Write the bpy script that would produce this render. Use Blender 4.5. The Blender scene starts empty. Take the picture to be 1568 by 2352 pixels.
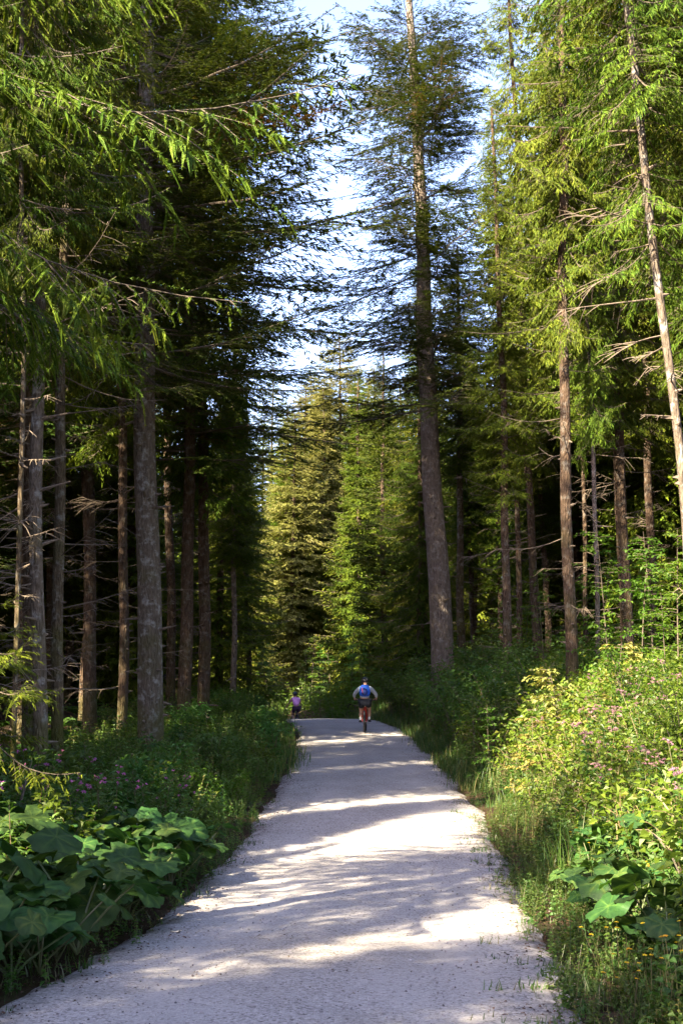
import bpy, bmesh, math, random
import numpy as np
from mathutils import Vector, Matrix
R = math.radians
C = bpy.context.scene.collection
sc = bpy.context.scene

# ------------------------------------------------------------------ camera, sky, sun
CAMZ = 1.75
FPX = 2940.0                      # focal length in pixels of a 1568 x 2352 picture
TAN = 379.0 / FPX
PITCH = math.atan(TAN)
cam_d = bpy.data.cameras.new('camera'); cam = bpy.data.objects.new('camera', cam_d); C.objects.link(cam)
cam_d.sensor_fit = 'VERTICAL'; cam_d.sensor_height = 36; cam_d.lens = 45
cam_d.clip_end = 3000; cam_d.clip_start = 0.05
cam.location = (0, 0, CAMZ); cam.rotation_euler = (R(90) + PITCH, 0, 0)
sc.camera = cam

SUN_AZ = 222.0                    # clockwise from +Y: behind the camera, to the left
SUN_EL = 37.0
w = bpy.data.worlds.new('World'); sc.world = w; w.use_nodes = True
wn = w.node_tree.nodes; wl = w.node_tree.links
sky = wn.new('ShaderNodeTexSky'); sky.sky_type = 'NISHITA'; sky.sun_disc = False
sky.sun_elevation = R(SUN_EL); sky.sun_rotation = R(SUN_AZ); sky.air_density = 1.0; sky.dust_density = 1.4; sky.ozone_density = 2.2
tint = wn.new('ShaderNodeMix'); tint.data_type = 'RGBA'; tint.blend_type = 'MULTIPLY'; tint.inputs[0].default_value = 1; tint.inputs[7].default_value = (1.09, .94, 1.02, 1)
wl.new(sky.outputs[0], tint.inputs[6]); wl.new(tint.outputs[2], wn['Background'].inputs[0]); wn['Background'].inputs[1].default_value = 0.112
sd = bpy.data.lights.new('sun', 'SUN'); sd.energy = 5.0; sd.angle = R(0.5); sd.color = (1.0, 0.87, 0.64)
so = bpy.data.objects.new('sun', sd); C.objects.link(so)
SUN_FROM = Vector((math.sin(R(SUN_AZ)) * math.cos(R(SUN_EL)), math.cos(R(SUN_AZ)) * math.cos(R(SUN_EL)), math.sin(R(SUN_EL))))
so.rotation_euler = SUN_FROM.to_track_quat('Z', 'Y').to_euler(); so.location = (-20, -20, 40)
sc.view_settings.view_transform = 'Standard'; sc.view_settings.look = 'None'; sc.view_settings.gamma = 1
sc.view_settings.exposure = 2.8
sc.cycles.max_bounces = 6; sc.cycles.diffuse_bounces = 4; sc.cycles.glossy_bounces = 2
sc.cycles.transmission_bounces = 4; sc.cycles.caustics_reflective = False; sc.cycles.caustics_refractive = False
sc.cycles.use_denoising = True

def at(px, py, d):                # pixel of the 1568 x 2352 picture at ground distance d
    a = (px - 784) / FPX; b = (1176 - py) / FPX
    dx, dy, dz = a, math.cos(PITCH) - b * math.sin(PITCH), math.sin(PITCH) + b * math.cos(PITCH)
    k = d / dy
    return Vector((dx * k, d, CAMZ + dz * k))

# ------------------------------------------------------------------ object helpers
def link(o, parent=None):
    C.objects.link(o)
    if parent: o.parent = parent
    return o
def tag(o, label=None, cat=None, group=None, kind=None):
    if label: o['label'] = label
    if cat: o['category'] = cat
    if group: o['group'] = group
    if kind: o['kind'] = kind
    return o
def empty(name, loc=(0, 0, 0), rot=(0, 0, 0), scale=(1, 1, 1)):
    o = bpy.data.objects.new(name, None); o.location = loc; o.rotation_euler = rot; o.scale = scale
    o.empty_display_size = 0.3
    return link(o)
def mesh_np(name, verts, faces_list, mats, midx=None, var=None, smooth=False):
    """faces_list: list of (F,k) int arrays; midx: list of arrays/ints per entry"""
    me = bpy.data.meshes.new(name)
    verts = np.asarray(verts, np.float32).reshape(-1, 3)
    me.vertices.add(len(verts)); me.vertices.foreach_set('co', verts.ravel())
    li = np.concatenate([f.ravel() for f in faces_list]).astype(np.int32)
    tot = np.concatenate([np.full(len(f), f.shape[1], np.int32) for f in faces_list])
    st = np.zeros(len(tot), np.int32); st[1:] = np.cumsum(tot)[:-1]
    me.loops.add(len(li)); me.loops.foreach_set('vertex_index', li)
    me.polygons.add(len(tot)); me.polygons.foreach_set('loop_start', st)
    if midx is not None:
        mi = np.concatenate([np.broadcast_to(np.asarray(m, np.int32), (len(f),)) for f, m in zip(faces_list, midx)])
        me.polygons.foreach_set('material_index', mi.astype(np.int32))
    if smooth: me.polygons.foreach_set('use_smooth', np.ones(len(tot), bool))
    for m in mats: me.materials.append(m)
    if var is not None:
        at_ = me.attributes.new('var', 'FLOAT', 'POINT'); at_.data.foreach_set('value', np.asarray(var, np.float32).ravel())
    me.update(calc_edges=True)
    return me
def obj(name, me, parent=None):
    return link(bpy.data.objects.new(name, me), parent)

class Soup:                       # triangles with a colour-variation value and a material slot
    def __init__(s): s.t = []; s.v = []; s.m = []
    def add(s, tris, var, mat=0):
        tris = np.asarray(tris, np.float32).reshape(-1, 3, 3)
        if not len(tris): return
        s.t.append(tris); s.v.append(np.broadcast_to(np.asarray(var, np.float32), (len(tris),)).copy())
        s.m.append(np.broadcast_to(np.asarray(mat, np.int32), (len(tris),)).copy())
    def arrays(s):
        return (np.concatenate(s.t), np.concatenate(s.v), np.concatenate(s.m))
    def mesh(s, name, mats, smooth=False):
        t, v, m = s.arrays(); n = len(t)
        return mesh_np(name, t.reshape(-1, 3), [np.arange(n * 3).reshape(n, 3)], mats, [m], np.repeat(v, 3), smooth)

def rotz(a):
    c, s = math.cos(a), math.sin(a); return np.array([[c, -s, 0], [s, c, 0], [0, 0, 1.0]])
def rotx(a):
    c, s = math.cos(a), math.sin(a); return np.array([[1.0, 0, 0], [0, c, -s], [0, s, c]])
def roty(a):
    c, s = math.cos(a), math.sin(a); return np.array([[c, 0, s], [0, 1.0, 0], [-s, 0, c]])
def nrm(a): return a / (np.linalg.norm(a, axis=-1, keepdims=True) + 1e-9)

def tube(pts, rad, sides=6, cap=False):
    """triangles of a tapered tube along pts"""
    pts = np.asarray(pts, float); rad = np.broadcast_to(np.asarray(rad, float), (len(pts),))
    tg = np.gradient(pts, axis=0); tg = nrm(tg)
    ref = np.array([0.0, 0.0, 1.0]) if abs(tg[:, 2]).mean() < 0.8 else np.array([1.0, 0.0, 0.0])
    u = nrm(np.cross(tg, ref)); v = np.cross(tg, u)
    a = np.arange(sides) * 2 * math.pi / sides
    ring = pts[:, None] + rad[:, None, None] * (u[:, None] * np.cos(a)[None, :, None] + v[:, None] * np.sin(a)[None, :, None])
    A = ring[:-1]; B = ring[1:]; A2 = np.roll(A, -1, 1); B2 = np.roll(B, -1, 1)
    t = np.concatenate([np.stack([A, A2, B2], 2).reshape(-1, 3, 3), np.stack([A, B2, B], 2).reshape(-1, 3, 3)])
    if cap:
        e = []
        for r_, c_, fl in ((ring[0], pts[0], 1), (ring[-1], pts[-1], 0)):
            for k in range(sides):
                q = [c_, r_[(k + 1) % sides], r_[k]]
                e.append(q if fl else [q[0], q[2], q[1]])
        t = np.concatenate([t, np.array(e)])
    return t

# ------------------------------------------------------------------ materials
def new_mat(name):
    m = bpy.data.materials.new(name); m.use_nodes = True
    nt = m.node_tree; n = nt.nodes; n.clear()
    out = n.new('ShaderNodeOutputMaterial')
    return m, n, nt.links, out
def ramp(n, stops):
    r = n.new('ShaderNodeValToRGB'); e = r.color_ramp.elements
    while len(e) < len(stops): e.new(0.5)
    for k, (p, c) in enumerate(stops):
        e[k].position = p; e[k].color = (*c, 1)
    return r
def mat_leaf(name, stops, trans=0.35, tcol=(1.25, 1.35, 0.45), rough=0.45, spec=0.35, hue=0.03, val=0.25, objvar=True):
    m, n, l, out = new_mat(name)
    a = n.new('ShaderNodeAttribute'); a.attribute_name = 'var'
    r = ramp(n, stops); l.new(a.outputs['Fac'], r.inputs[0])
    col = r.outputs[0]
    if objvar:
        oi = n.new('ShaderNodeObjectInfo'); hs = n.new('ShaderNodeHueSaturation')
        mp = n.new('ShaderNodeMapRange'); mp.inputs[3].default_value = 0.5 - hue; mp.inputs[4].default_value = 0.5 + hue * 0.6
        l.new(oi.outputs['Random'], mp.inputs[0]); l.new(mp.outputs[0], hs.inputs['Hue'])
        m2 = n.new('ShaderNodeMath'); m2.operation = 'MULTIPLY'; m2.inputs[1].default_value = 7.13
        m3 = n.new('ShaderNodeMath'); m3.operation = 'FRACT'; l.new(oi.outputs['Random'], m2.inputs[0]); l.new(m2.outputs[0], m3.inputs[0])
        mv = n.new('ShaderNodeMapRange'); mv.inputs[3].default_value = 1 - val; mv.inputs[4].default_value = 1 + val
        l.new(m3.outputs[0], mv.inputs[0]); l.new(mv.outputs[0], hs.inputs['Value'])
        l.new(col, hs.inputs['Color']); col = hs.outputs[0]
    p = n.new('ShaderNodeBsdfPrincipled'); p.inputs['Roughness'].default_value = rough
    p.inputs['Specular IOR Level'].default_value = spec
    l.new(col, p.inputs['Base Color'])
    t = n.new('ShaderNodeBsdfTranslucent'); mm = n.new('ShaderNodeMix'); mm.data_type = 'RGBA'; mm.blend_type = 'MULTIPLY'
    mm.inputs[0].default_value = 1; mm.inputs[7].default_value = (*tcol, 1); l.new(col, mm.inputs[6]); l.new(mm.outputs[2], t.inputs[0])
    mx = n.new('ShaderNodeMixShader'); mx.inputs[0].default_value = trans
    l.new(p.outputs[0], mx.inputs[1]); l.new(t.outputs[0], mx.inputs[2]); l.new(mx.outputs[0], out.inputs[0])
    return m
def mat_plain(name, col, rough=0.6, metal=0, spec=0.4, noise=0.12, scale=30):
    m, n, l, out = new_mat(name)
    p = n.new('ShaderNodeBsdfPrincipled'); p.inputs['Roughness'].default_value = rough; p.inputs['Metallic'].default_value = metal
    p.inputs['Specular IOR Level'].default_value = spec
    tc = n.new('ShaderNodeTexCoord'); nz = n.new('ShaderNodeTexNoise'); nz.inputs['Scale'].default_value = scale; nz.inputs['Detail'].default_value = 4
    l.new(tc.outputs['Object'], nz.inputs['Vector'])
    r = ramp(n, [(0.3, tuple(c * (1 - noise) for c in col)), (0.7, tuple(min(1, c * (1 + noise)) for c in col))])
    l.new(nz.outputs[0], r.inputs[0]); l.new(r.outputs[0], p.inputs['Base Color']); l.new(p.outputs[0], out.inputs[0])
    return m
def mat_bark(name, dark, light, lichen=(0.30, 0.29, 0.25), lichen_amt=0.5, moss=0.5, furrow=1.0):
    m, n, l, out = new_mat(name)
    p = n.new('ShaderNodeBsdfPrincipled'); p.inputs['Roughness'].default_value = 0.9; p.inputs['Specular IOR Level'].default_value = 0.15
    tc = n.new('ShaderNodeTexCoord')
    mp = n.new('ShaderNodeMapping'); mp.inputs['Scale'].default_value = (9, 9, 2.2); l.new(tc.outputs['Object'], mp.inputs[0])
    n1 = n.new('ShaderNodeTexNoise'); n1.inputs['Scale'].default_value = 2.4; n1.inputs['Detail'].default_value = 8; n1.inputs['Roughness'].default_value = 0.7
    n1.inputs['Distortion'].default_value = 0.6
    l.new(mp.outputs[0], n1.inputs['Vector'])
    vo = n.new('ShaderNodeTexVoronoi'); vo.feature = 'DISTANCE_TO_EDGE'; vo.inputs['Scale'].default_value = 2.2; l.new(mp.outputs[0], vo.inputs['Vector'])
    r = ramp(n, [(0.33, dark), (0.68, light)]); l.new(n1.outputs[0], r.inputs[0])
    # lichen spots
    n2 = n.new('ShaderNodeTexNoise'); n2.inputs['Scale'].default_value = 6.5; n2.inputs['Detail'].default_value = 6; n2.inputs['Roughness'].default_value = 0.65
    l.new(tc.outputs['Object'], n2.inputs['Vector'])
    r2 = ramp(n, [(0.52, (0, 0, 0)), (0.66, (lichen_amt,) * 3)]); l.new(n2.outputs[0], r2.inputs[0])
    mx = n.new('ShaderNodeMix'); mx.data_type = 'RGBA'; l.new(r2.outputs[0], mx.inputs[0]); l.new(r.outputs[0], mx.inputs[6]); mx.inputs[7].default_value = (*lichen, 1)
    # moss patches
    n3 = n.new('ShaderNodeTexNoise'); n3.inputs['Scale'].default_value = 0.9; n3.inputs['Detail'].default_value = 5; l.new(tc.outputs['Object'], n3.inputs['Vector'])
    sp = n.new('ShaderNodeSeparateXYZ'); l.new(tc.outputs['Object'], sp.inputs[0])
    mz = n.new('ShaderNodeMapRange'); mz.inputs[1].default_value = 0.2; mz.inputs[2].default_value = 3.0; mz.inputs[3].default_value = 0.28; mz.inputs[4].default_value = 0
    l.new(sp.outputs[2], mz.inputs[0])
    ad = n.new('ShaderNodeMath'); ad.operation = 'ADD'; l.new(n3.outputs[0], ad.inputs[0]); l.new(mz.outputs[0], ad.inputs[1])
    r3 = ramp(n, [(0.56, (0, 0, 0)), (0.70, (moss,) * 3)]); l.new(ad.outputs[0], r3.inputs[0])
    mo = n.new('ShaderNodeMix'); mo.data_type = 'RGBA'; l.new(r3.outputs[0], mo.inputs[0]); l.new(mx.outputs[2], mo.inputs[6]); mo.inputs[7].default_value = (0.085, 0.085, 0.016, 1)
    l.new(mo.outputs[2], p.inputs['Base Color'])
    md = n.new('ShaderNodeMath'); md.operation = 'MULTIPLY_ADD'; md.inputs[1].default_value = 1.4; l.new(vo.outputs[0], md.inputs[0]); l.new(n1.outputs[0], md.inputs[2])
    b = n.new('ShaderNodeBump'); b.inputs['Strength'].default_value = 0.9 * furrow; b.inputs['Distance'].default_value = 0.05
    l.new(md.outputs[0], b.inputs['Height']); l.new(b.outputs[0], p.inputs['Normal'])
    l.new(p.outputs[0], out.inputs[0])
    return m

M = {}
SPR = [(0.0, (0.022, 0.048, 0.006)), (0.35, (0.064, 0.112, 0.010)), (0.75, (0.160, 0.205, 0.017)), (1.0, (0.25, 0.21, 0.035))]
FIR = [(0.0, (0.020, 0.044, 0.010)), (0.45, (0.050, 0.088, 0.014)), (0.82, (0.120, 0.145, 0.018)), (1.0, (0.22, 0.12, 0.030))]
M['spruce'] = mat_leaf('spruce needles', SPR, trans=0.18, tcol=(1.35, 1.25, 0.4), spec=.12, rough=.6)
M['fir'] = mat_leaf('fir needles', FIR, trans=0.15, tcol=(1.3, 1.2, 0.5), spec=.12, rough=.6)
M['pale_spruce'] = mat_leaf('pale spruce needles', [(0.0, (0.09, 0.10, 0.025)), (0.5, (0.21, 0.215, 0.06)), (1.0, (0.31, 0.27, 0.10))], trans=0.30, spec=.1)  # sunlight put into the colour: a brighter copy of the spruce needles
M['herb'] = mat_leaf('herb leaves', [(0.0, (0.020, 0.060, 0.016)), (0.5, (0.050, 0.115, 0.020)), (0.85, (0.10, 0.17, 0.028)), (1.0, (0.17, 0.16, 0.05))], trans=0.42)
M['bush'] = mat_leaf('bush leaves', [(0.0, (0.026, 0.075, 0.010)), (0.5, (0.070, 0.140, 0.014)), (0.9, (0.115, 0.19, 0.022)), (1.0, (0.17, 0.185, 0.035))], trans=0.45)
M['balsam'] = mat_leaf('balsam leaves', [(0.0, (0.030, 0.090, 0.024)), (0.5, (0.060, 0.14, 0.030)), (1.0, (0.12, 0.20, 0.04))], trans=0.42)
M['butterbur'] = mat_leaf('butterbur leaves', [(0.0, (0.024, 0.062, 0.017)), (0.6, (0.042, 0.098, 0.022)), (1.0, (0.085, 0.14, 0.03))], trans=0.30, rough=0.55, spec=.22)
M['grass'] = mat_leaf('grass blades', [(0.0, (0.030, 0.075, 0.014)), (0.6, (0.075, 0.13, 0.024)), (1.0, (0.24, 0.20, 0.08))], trans=0.4)
M['beech'] = mat_leaf('beech leaves', [(0.0, (0.035, 0.10, 0.012)), (0.6, (0.085, 0.17, 0.018)), (1.0, (0.15, 0.22, 0.03))], trans=0.5)
M['pink'] = mat_leaf('pink petals', [(0.0, (0.50, 0.10, 0.33)), (1.0, (0.62, 0.22, 0.45))], trans=0.4, tcol=(1, 1, 1))
M['dusty_pink'] = mat_leaf('dusty pink blossom', [(0.0, (0.30, 0.14, 0.19)), (1.0, (0.46, 0.27, 0.30))], trans=0.3, tcol=(1, 1, 1))
M['yellow'] = mat_leaf('yellow petals', [(0.0, (0.75, 0.50, 0.02)), (1.0, (0.80, 0.62, 0.04))], trans=0.3, tcol=(1, 1, 1))
M['stem'] = mat_leaf('green stems', [(0.0, (0.06, 0.10, 0.03)), (1.0, (0.14, 0.11, 0.05))], trans=0.0)
M['twig'] = mat_plain('twig bark', (0.11, 0.085, 0.06), 0.9, noise=0.3)
M['deadwood'] = mat_plain('dead grey wood', (0.15, 0.115, 0.082), 0.9, noise=0.3)
M['litter'] = mat_leaf('dead needles and leaves', [(0.0, (0.03, 0.018, 0.01)), (0.6, (0.10, 0.055, 0.03)), (1.0, (0.2, 0.13, 0.07))], trans=0.1, tcol=(1, 1, 1))
M['bark_brown'] = mat_bark('reddish spruce bark', (0.045, 0.028, 0.018), (0.15, 0.100, 0.066), lichen_amt=0.35, moss=0.45)
M['bark_grey'] = mat_bark('grey fir bark', (0.070, 0.052, 0.036), (0.215, 0.170, 0.125), lichen=(0.42, 0.41, 0.37), lichen_amt=0.6, moss=0.6)
M['bark_mossy'] = mat_bark('mossy spruce bark', (0.055, 0.038, 0.022), (0.17, 0.13, 0.08), lichen_amt=0.6, moss=0.9)
M['bark_pale'] = mat_bark('pale fir bark', (0.10, 0.076, 0.060), (0.28, 0.22, 0.175), lichen=(0.40, 0.37, 0.33), lichen_amt=0.5, moss=0.15)

# ------------------------------------------------------------------ terrain
YR = np.array([-60, -20, 0, 7.6, 9.7, 14.5, 19.8, 29, 37.7, 41.6, 47, 50, 52, 55, 60, 70, 80, 120, 250, 400.])
ZR = np.array([1.0, 0.3, 0.05, -.15, -.33, -.49, -.38, -.24, -.11, 0.0, .09, .11, .06, -.12, -.7, -1.3, -1.6, -1.6, 0, 0])
XR = np.array([-9.0, -3.0, -1.1, -.33, -.12, .20, .46, .55, .45, .36, -.1, -.5, -.85, -1.4, -2.5, -6.5, -12, -60, -250, -400])
def smooth_interp(y, X, Y_):
    y = np.asarray(y, float); acc = 0
    for k, o_ in zip((.15, .2, .3, .2, .15), (-1.3, -.6, 0, .6, 1.3)): acc = acc + k * np.interp(y + o_, X, Y_)
    return acc
def road_z(y): return smooth_interp(y, YR, ZR)
def road_x(y): return smooth_interp(y, YR, XR)
HW = 1.71
def wob(x, y):
    return (0.10 * np.sin(x * .9 + 1.3 * np.sin(y * .4)) * np.cos(y * .7) + 0.05 * np.sin(x * 2.3 + y * 1.7) + 0.22 * np.sin(x * .13 + 2) * np.cos(y * .11))
def sst(a, b, x):
    t = np.clip((x - a) / (b - a), 0, 1); return t * t * (3 - 2 * t)
def ground(x, y):
    x = np.asarray(x, float); y = np.asarray(y, float)
    zr = road_z(y); dx = x - road_x(y)
    sr = np.clip(dx - HW, 0, None); sl = np.clip(-dx - HW, 0, None)
    onroad = (np.abs(dx) < HW + .02)
    hr = 0.95 * sst(0.1, 2.8, sr) + 0.10 * np.clip(sr - .5, 0, 30)
    hl = 0.28 * sst(0.2, 2.0, sl) + 0.035 * np.clip(sl - 1, 0, 40)
    z = zr + np.where(dx > 0, hr, hl) + wob(x, y) * sst(0.3, 2.5, np.abs(dx) - HW)
    z = z - 0.035 * sst(-0.35, 0.15, HW - np.abs(dx)) + 0.0
    z = z + 9 * sst(34, 120, np.abs(x)) + 12 * sst(112, 220, y)
    crown = 0.03 * (1 - np.clip(np.abs(dx) / HW, 0, 1) ** 2)
    return z
def G(x, y): return float(ground(x, y))
def edge_l(y): return float(road_x(y)) - HW
def edge_r(y): return float(road_x(y)) + HW

# ground sheet
xs = np.unique(np.concatenate([np.linspace(-400, -40, 30), np.linspace(-40, -8, 80), np.linspace(-8, 9, 150), np.linspace(9, 45, 80), np.linspace(45, 400, 30)]))
ys = np.unique(np.concatenate([np.linspace(-80, 2, 60), np.linspace(2, 30, 200), np.linspace(30, 75, 180), np.linspace(75, 450, 80)]))
X, Y = np.meshgrid(xs, ys); Z = ground(X, Y)
nx, ny = len(xs), len(ys)
idx = np.arange(nx * ny).reshape(ny, nx)
F = np.stack([idx[:-1, :-1], idx[:-1, 1:], idx[1:, 1:], idx[1:, :-1]], -1).reshape(-1, 4)
m, n, l, out = new_mat('forest floor'); M['floor'] = m
p = n.new('ShaderNodeBsdfPrincipled'); p.inputs['Roughness'].default_value = 0.95; p.inputs['Specular IOR Level'].default_value = 0.1
tc = n.new('ShaderNodeTexCoord'); n1 = n.new('ShaderNodeTexNoise'); n1.inputs['Scale'].default_value = 1.6; n1.inputs['Detail'].default_value = 10; n1.inputs['Roughness'].default_value = 0.75
l.new(tc.outputs['Object'], n1.inputs['Vector'])
r = ramp(n, [(0.35, (0.016, 0.011, 0.007)), (0.55, (0.050, 0.032, 0.018)), (0.68, (0.040, 0.050, 0.014))]); l.new(n1.outputs[0], r.inputs[0]); l.new(r.outputs[0], p.inputs['Base Color'])
n2 = n.new('ShaderNodeTexNoise'); n2.inputs['Scale'].default_value = 30; n2.inputs['Detail'].default_value = 8; l.new(tc.outputs['Object'], n2.inputs['Vector'])
b = n.new('ShaderNodeBump'); b.inputs['Strength'].default_value = 0.8; b.inputs['Distance'].default_value = 0.04; l.new(n2.outputs[0], b.inputs['Height']); l.new(b.outputs[0], p.inputs['Normal'])
l.new(p.outputs[0], out.inputs[0])
o = obj('ground', mesh_np('ground', np.stack([X, Y, Z], -1), [F], [M['floor']], smooth=True)); tag(o, 'dark forest floor of soil, moss and needle litter under the trees', kind='structure')

# road
m, n, l, out = new_mat('crushed limestone road'); M['gravel'] = m
p = n.new('ShaderNodeBsdfPrincipled'); p.inputs['Roughness'].default_value = 0.92; p.inputs['Specular IOR Level'].default_value = 0.2
tc = n.new('ShaderNodeTexCoord')
uv = n.new('ShaderNodeAttribute'); uv.attribute_name = 'var'
vor = n.new('ShaderNodeTexVoronoi'); vor.inputs['Scale'].default_value = 62; l.new(tc.outputs['Object'], vor.inputs['Vector'])
sepc = n.new('ShaderNodeSeparateColor'); l.new(vor.outputs['Color'], sepc.inputs[0])
r = ramp(n, [(0.0, (0.12, 0.105, 0.095)), (0.10, (0.24, 0.218, 0.20)), (0.25, (0.37, 0.341, 0.318)), (0.75, (0.45, 0.416, 0.388)), (1.0, (0.57, 0.53, 0.49))]); l.new(sepc.outputs[0], r.inputs[0])
v2 = n.new('ShaderNodeTexVoronoi'); v2.inputs['Scale'].default_value = 140; l.new(tc.outputs['Object'], v2.inputs['Vector'])
s2 = n.new('ShaderNodeSeparateColor'); l.new(v2.outputs['Color'], s2.inputs[0])
r2 = ramp(n, [(0.0, (0.62,) * 3), (0.25, (0.92,) * 3), (1.0, (1.12,) * 3)]); l.new(s2.outputs[0], r2.inputs[0])
mu = n.new('ShaderNodeMix'); mu.data_type = 'RGBA'; mu.blend_type = 'MULTIPLY'; mu.inputs[0].default_value = 1; l.new(r.outputs[0], mu.inputs[6]); l.new(r2.outputs[0], mu.inputs[7])
# fine compacted dust in the wheel tracks; patches
n3 = n.new('ShaderNodeTexNoise'); n3.inputs['Scale'].default_value = 0.9; n3.inputs['Detail'].default_value = 6
mp = n.new('ShaderNodeMapping'); mp.inputs['Scale'].default_value = (1.6, 0.35, 1); l.new(tc.outputs['Object'], mp.inputs[0]); l.new(mp.outputs[0], n3.inputs['Vector'])
tr = n.new('ShaderNodeMath'); tr.operation = 'MULTIPLY'; 
rt = ramp(n, [(0.0, (0, 0, 0)), (0.12, (.05,) * 3), (0.25, (.75,) * 3), (0.38, (.3,) * 3), (0.5, (0.1,) * 3), (0.62, (.3,) * 3), (0.76, (.8,) * 3), (0.88, (.05,) * 3)]); l.new(uv.outputs['Fac'], rt.inputs[0])
rn = ramp(n, [(0.35, (0.15,) * 3), (0.65, (1,) * 3)]); l.new(n3.outputs[0], rn.inputs[0])
l.new(rt.outputs[0], tr.inputs[0]); l.new(rn.outputs[0], tr.inputs[1])
dm = n.new('ShaderNodeMix'); dm.data_type = 'RGBA'; l.new(tr.outputs[0], dm.inputs[0]); l.new(mu.outputs[2], dm.inputs[6]); dm.inputs[7].default_value = (0.50, 0.463, 0.43, 1)
# dirty edges
re = ramp(n, [(0.0, (1,) * 3), (0.04, (.6,) * 3), (0.10, (0,) * 3), (0.90, (0,) * 3), (0.95, (.6,) * 3), (1.0, (1,) * 3)]); l.new(uv.outputs['Fac'], re.inputs[0])
n4 = n.new('ShaderNodeTexNoise'); n4.inputs['Scale'].default_value = 3.5; n4.inputs['Detail'].default_value = 8; n4.inputs['Roughness'].default_value = .7; l.new(tc.outputs['Object'], n4.inputs['Vector'])
rr = ramp(n, [(0.42, (0,) * 3), (0.6, (1,) * 3)]); l.new(n4.outputs[0], rr.inputs[0])
em = n.new('ShaderNodeMath'); em.operation = 'MULTIPLY'; l.new(re.outputs[0], em.inputs[0]); l.new(rr.outputs[0], em.inputs[1])
ed = n.new('ShaderNodeMix'); ed.data_type = 'RGBA'; l.new(em.outputs[0], ed.inputs[0])
n5 = n.new('ShaderNodeTexNoise'); n5.inputs['Scale'].default_value = 0.55; n5.inputs['Detail'].default_value = 9; n5.inputs['Roughness'].default_value = .72; n5.inputs['Distortion'].default_value = .8; l.new(tc.outputs['Object'], n5.inputs['Vector'])
r5 = ramp(n, [(0.32, (.80, .79, .77)), (0.5, (.97,) * 3), (0.68, (1.10,) * 3)]); l.new(n5.outputs[0], r5.inputs[0])
m5 = n.new('ShaderNodeMix'); m5.data_type = 'RGBA'; m5.blend_type = 'MULTIPLY'; m5.inputs[0].default_value = 1; l.new(dm.outputs[2], m5.inputs[6]); l.new(r5.outputs[0], m5.inputs[7]); l.new(m5.outputs[2], ed.inputs[6]); ed.inputs[7].default_value = (0.09, 0.075, 0.055, 1)
l.new(ed.outputs[2], p.inputs['Base Color'])
b = n.new('ShaderNodeBump'); b.inputs['Strength'].default_value = 0.55; b.inputs['Distance'].default_value = 0.012
ba = n.new('ShaderNodeMath'); ba.operation = 'ADD'; l.new(vor.outputs['Distance'], ba.inputs[0]); l.new(v2.outputs['Distance'], ba.inputs[1])
l.new(ba.outputs[0], b.inputs['Height']); l.new(b.outputs[0], p.inputs['Normal']); l.new(p.outputs[0], out.inputs[0])
ry = np.concatenate([np.arange(-60, 3, .5), np.arange(3, 62, .12), np.arange(62, 130, .6)])
us = np.linspace(-1, 1, 41)
rng = np.random.default_rng(5)
def wiggle(y, s): return 0.05 * np.sin(y * 1.1 + s) + 0.03 * np.sin(y * 2.7 + 2 * s) + rng.normal(0, .018)
V = []
for y in ry:
    cx = float(road_x(y)); z0 = float(road_z(y))
    t = (us + 1) / 2
    wl_, wr_ = -HW - .03 + wiggle(y, 1.0), HW + .03 + wiggle(y, 4.0)
    x = cx + wl_ * (1 - t) + wr_ * t
    z = z0 + 0.012 + 0.035 * (1 - us ** 2) - 0.05 * np.clip(np.abs(us) - .93, 0, 1) / .07 + 0.006 * np.sin(x * 7 + y * 3) * np.sin(y * 1.9) - .010 * np.exp(-((np.abs(us) - .5) / .13) ** 2)
    V.append(np.stack([x, np.full_like(x, y), z], -1))
V = np.array(V); ny2, nx2 = V.shape[:2]; idx = np.arange(ny2 * nx2).reshape(ny2, nx2)
F = np.stack([idx[:-1, :-1], idx[:-1, 1:], idx[1:, 1:], idx[1:, :-1]], -1).reshape(-1, 4)
o = obj('road', mesh_np('road', V, [F], [M['gravel']], var=np.tile((us + 1) / 2, ny2), smooth=True))
tag(o, 'pale crushed-limestone forest road rising to a crest and bending left', kind='structure')

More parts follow.
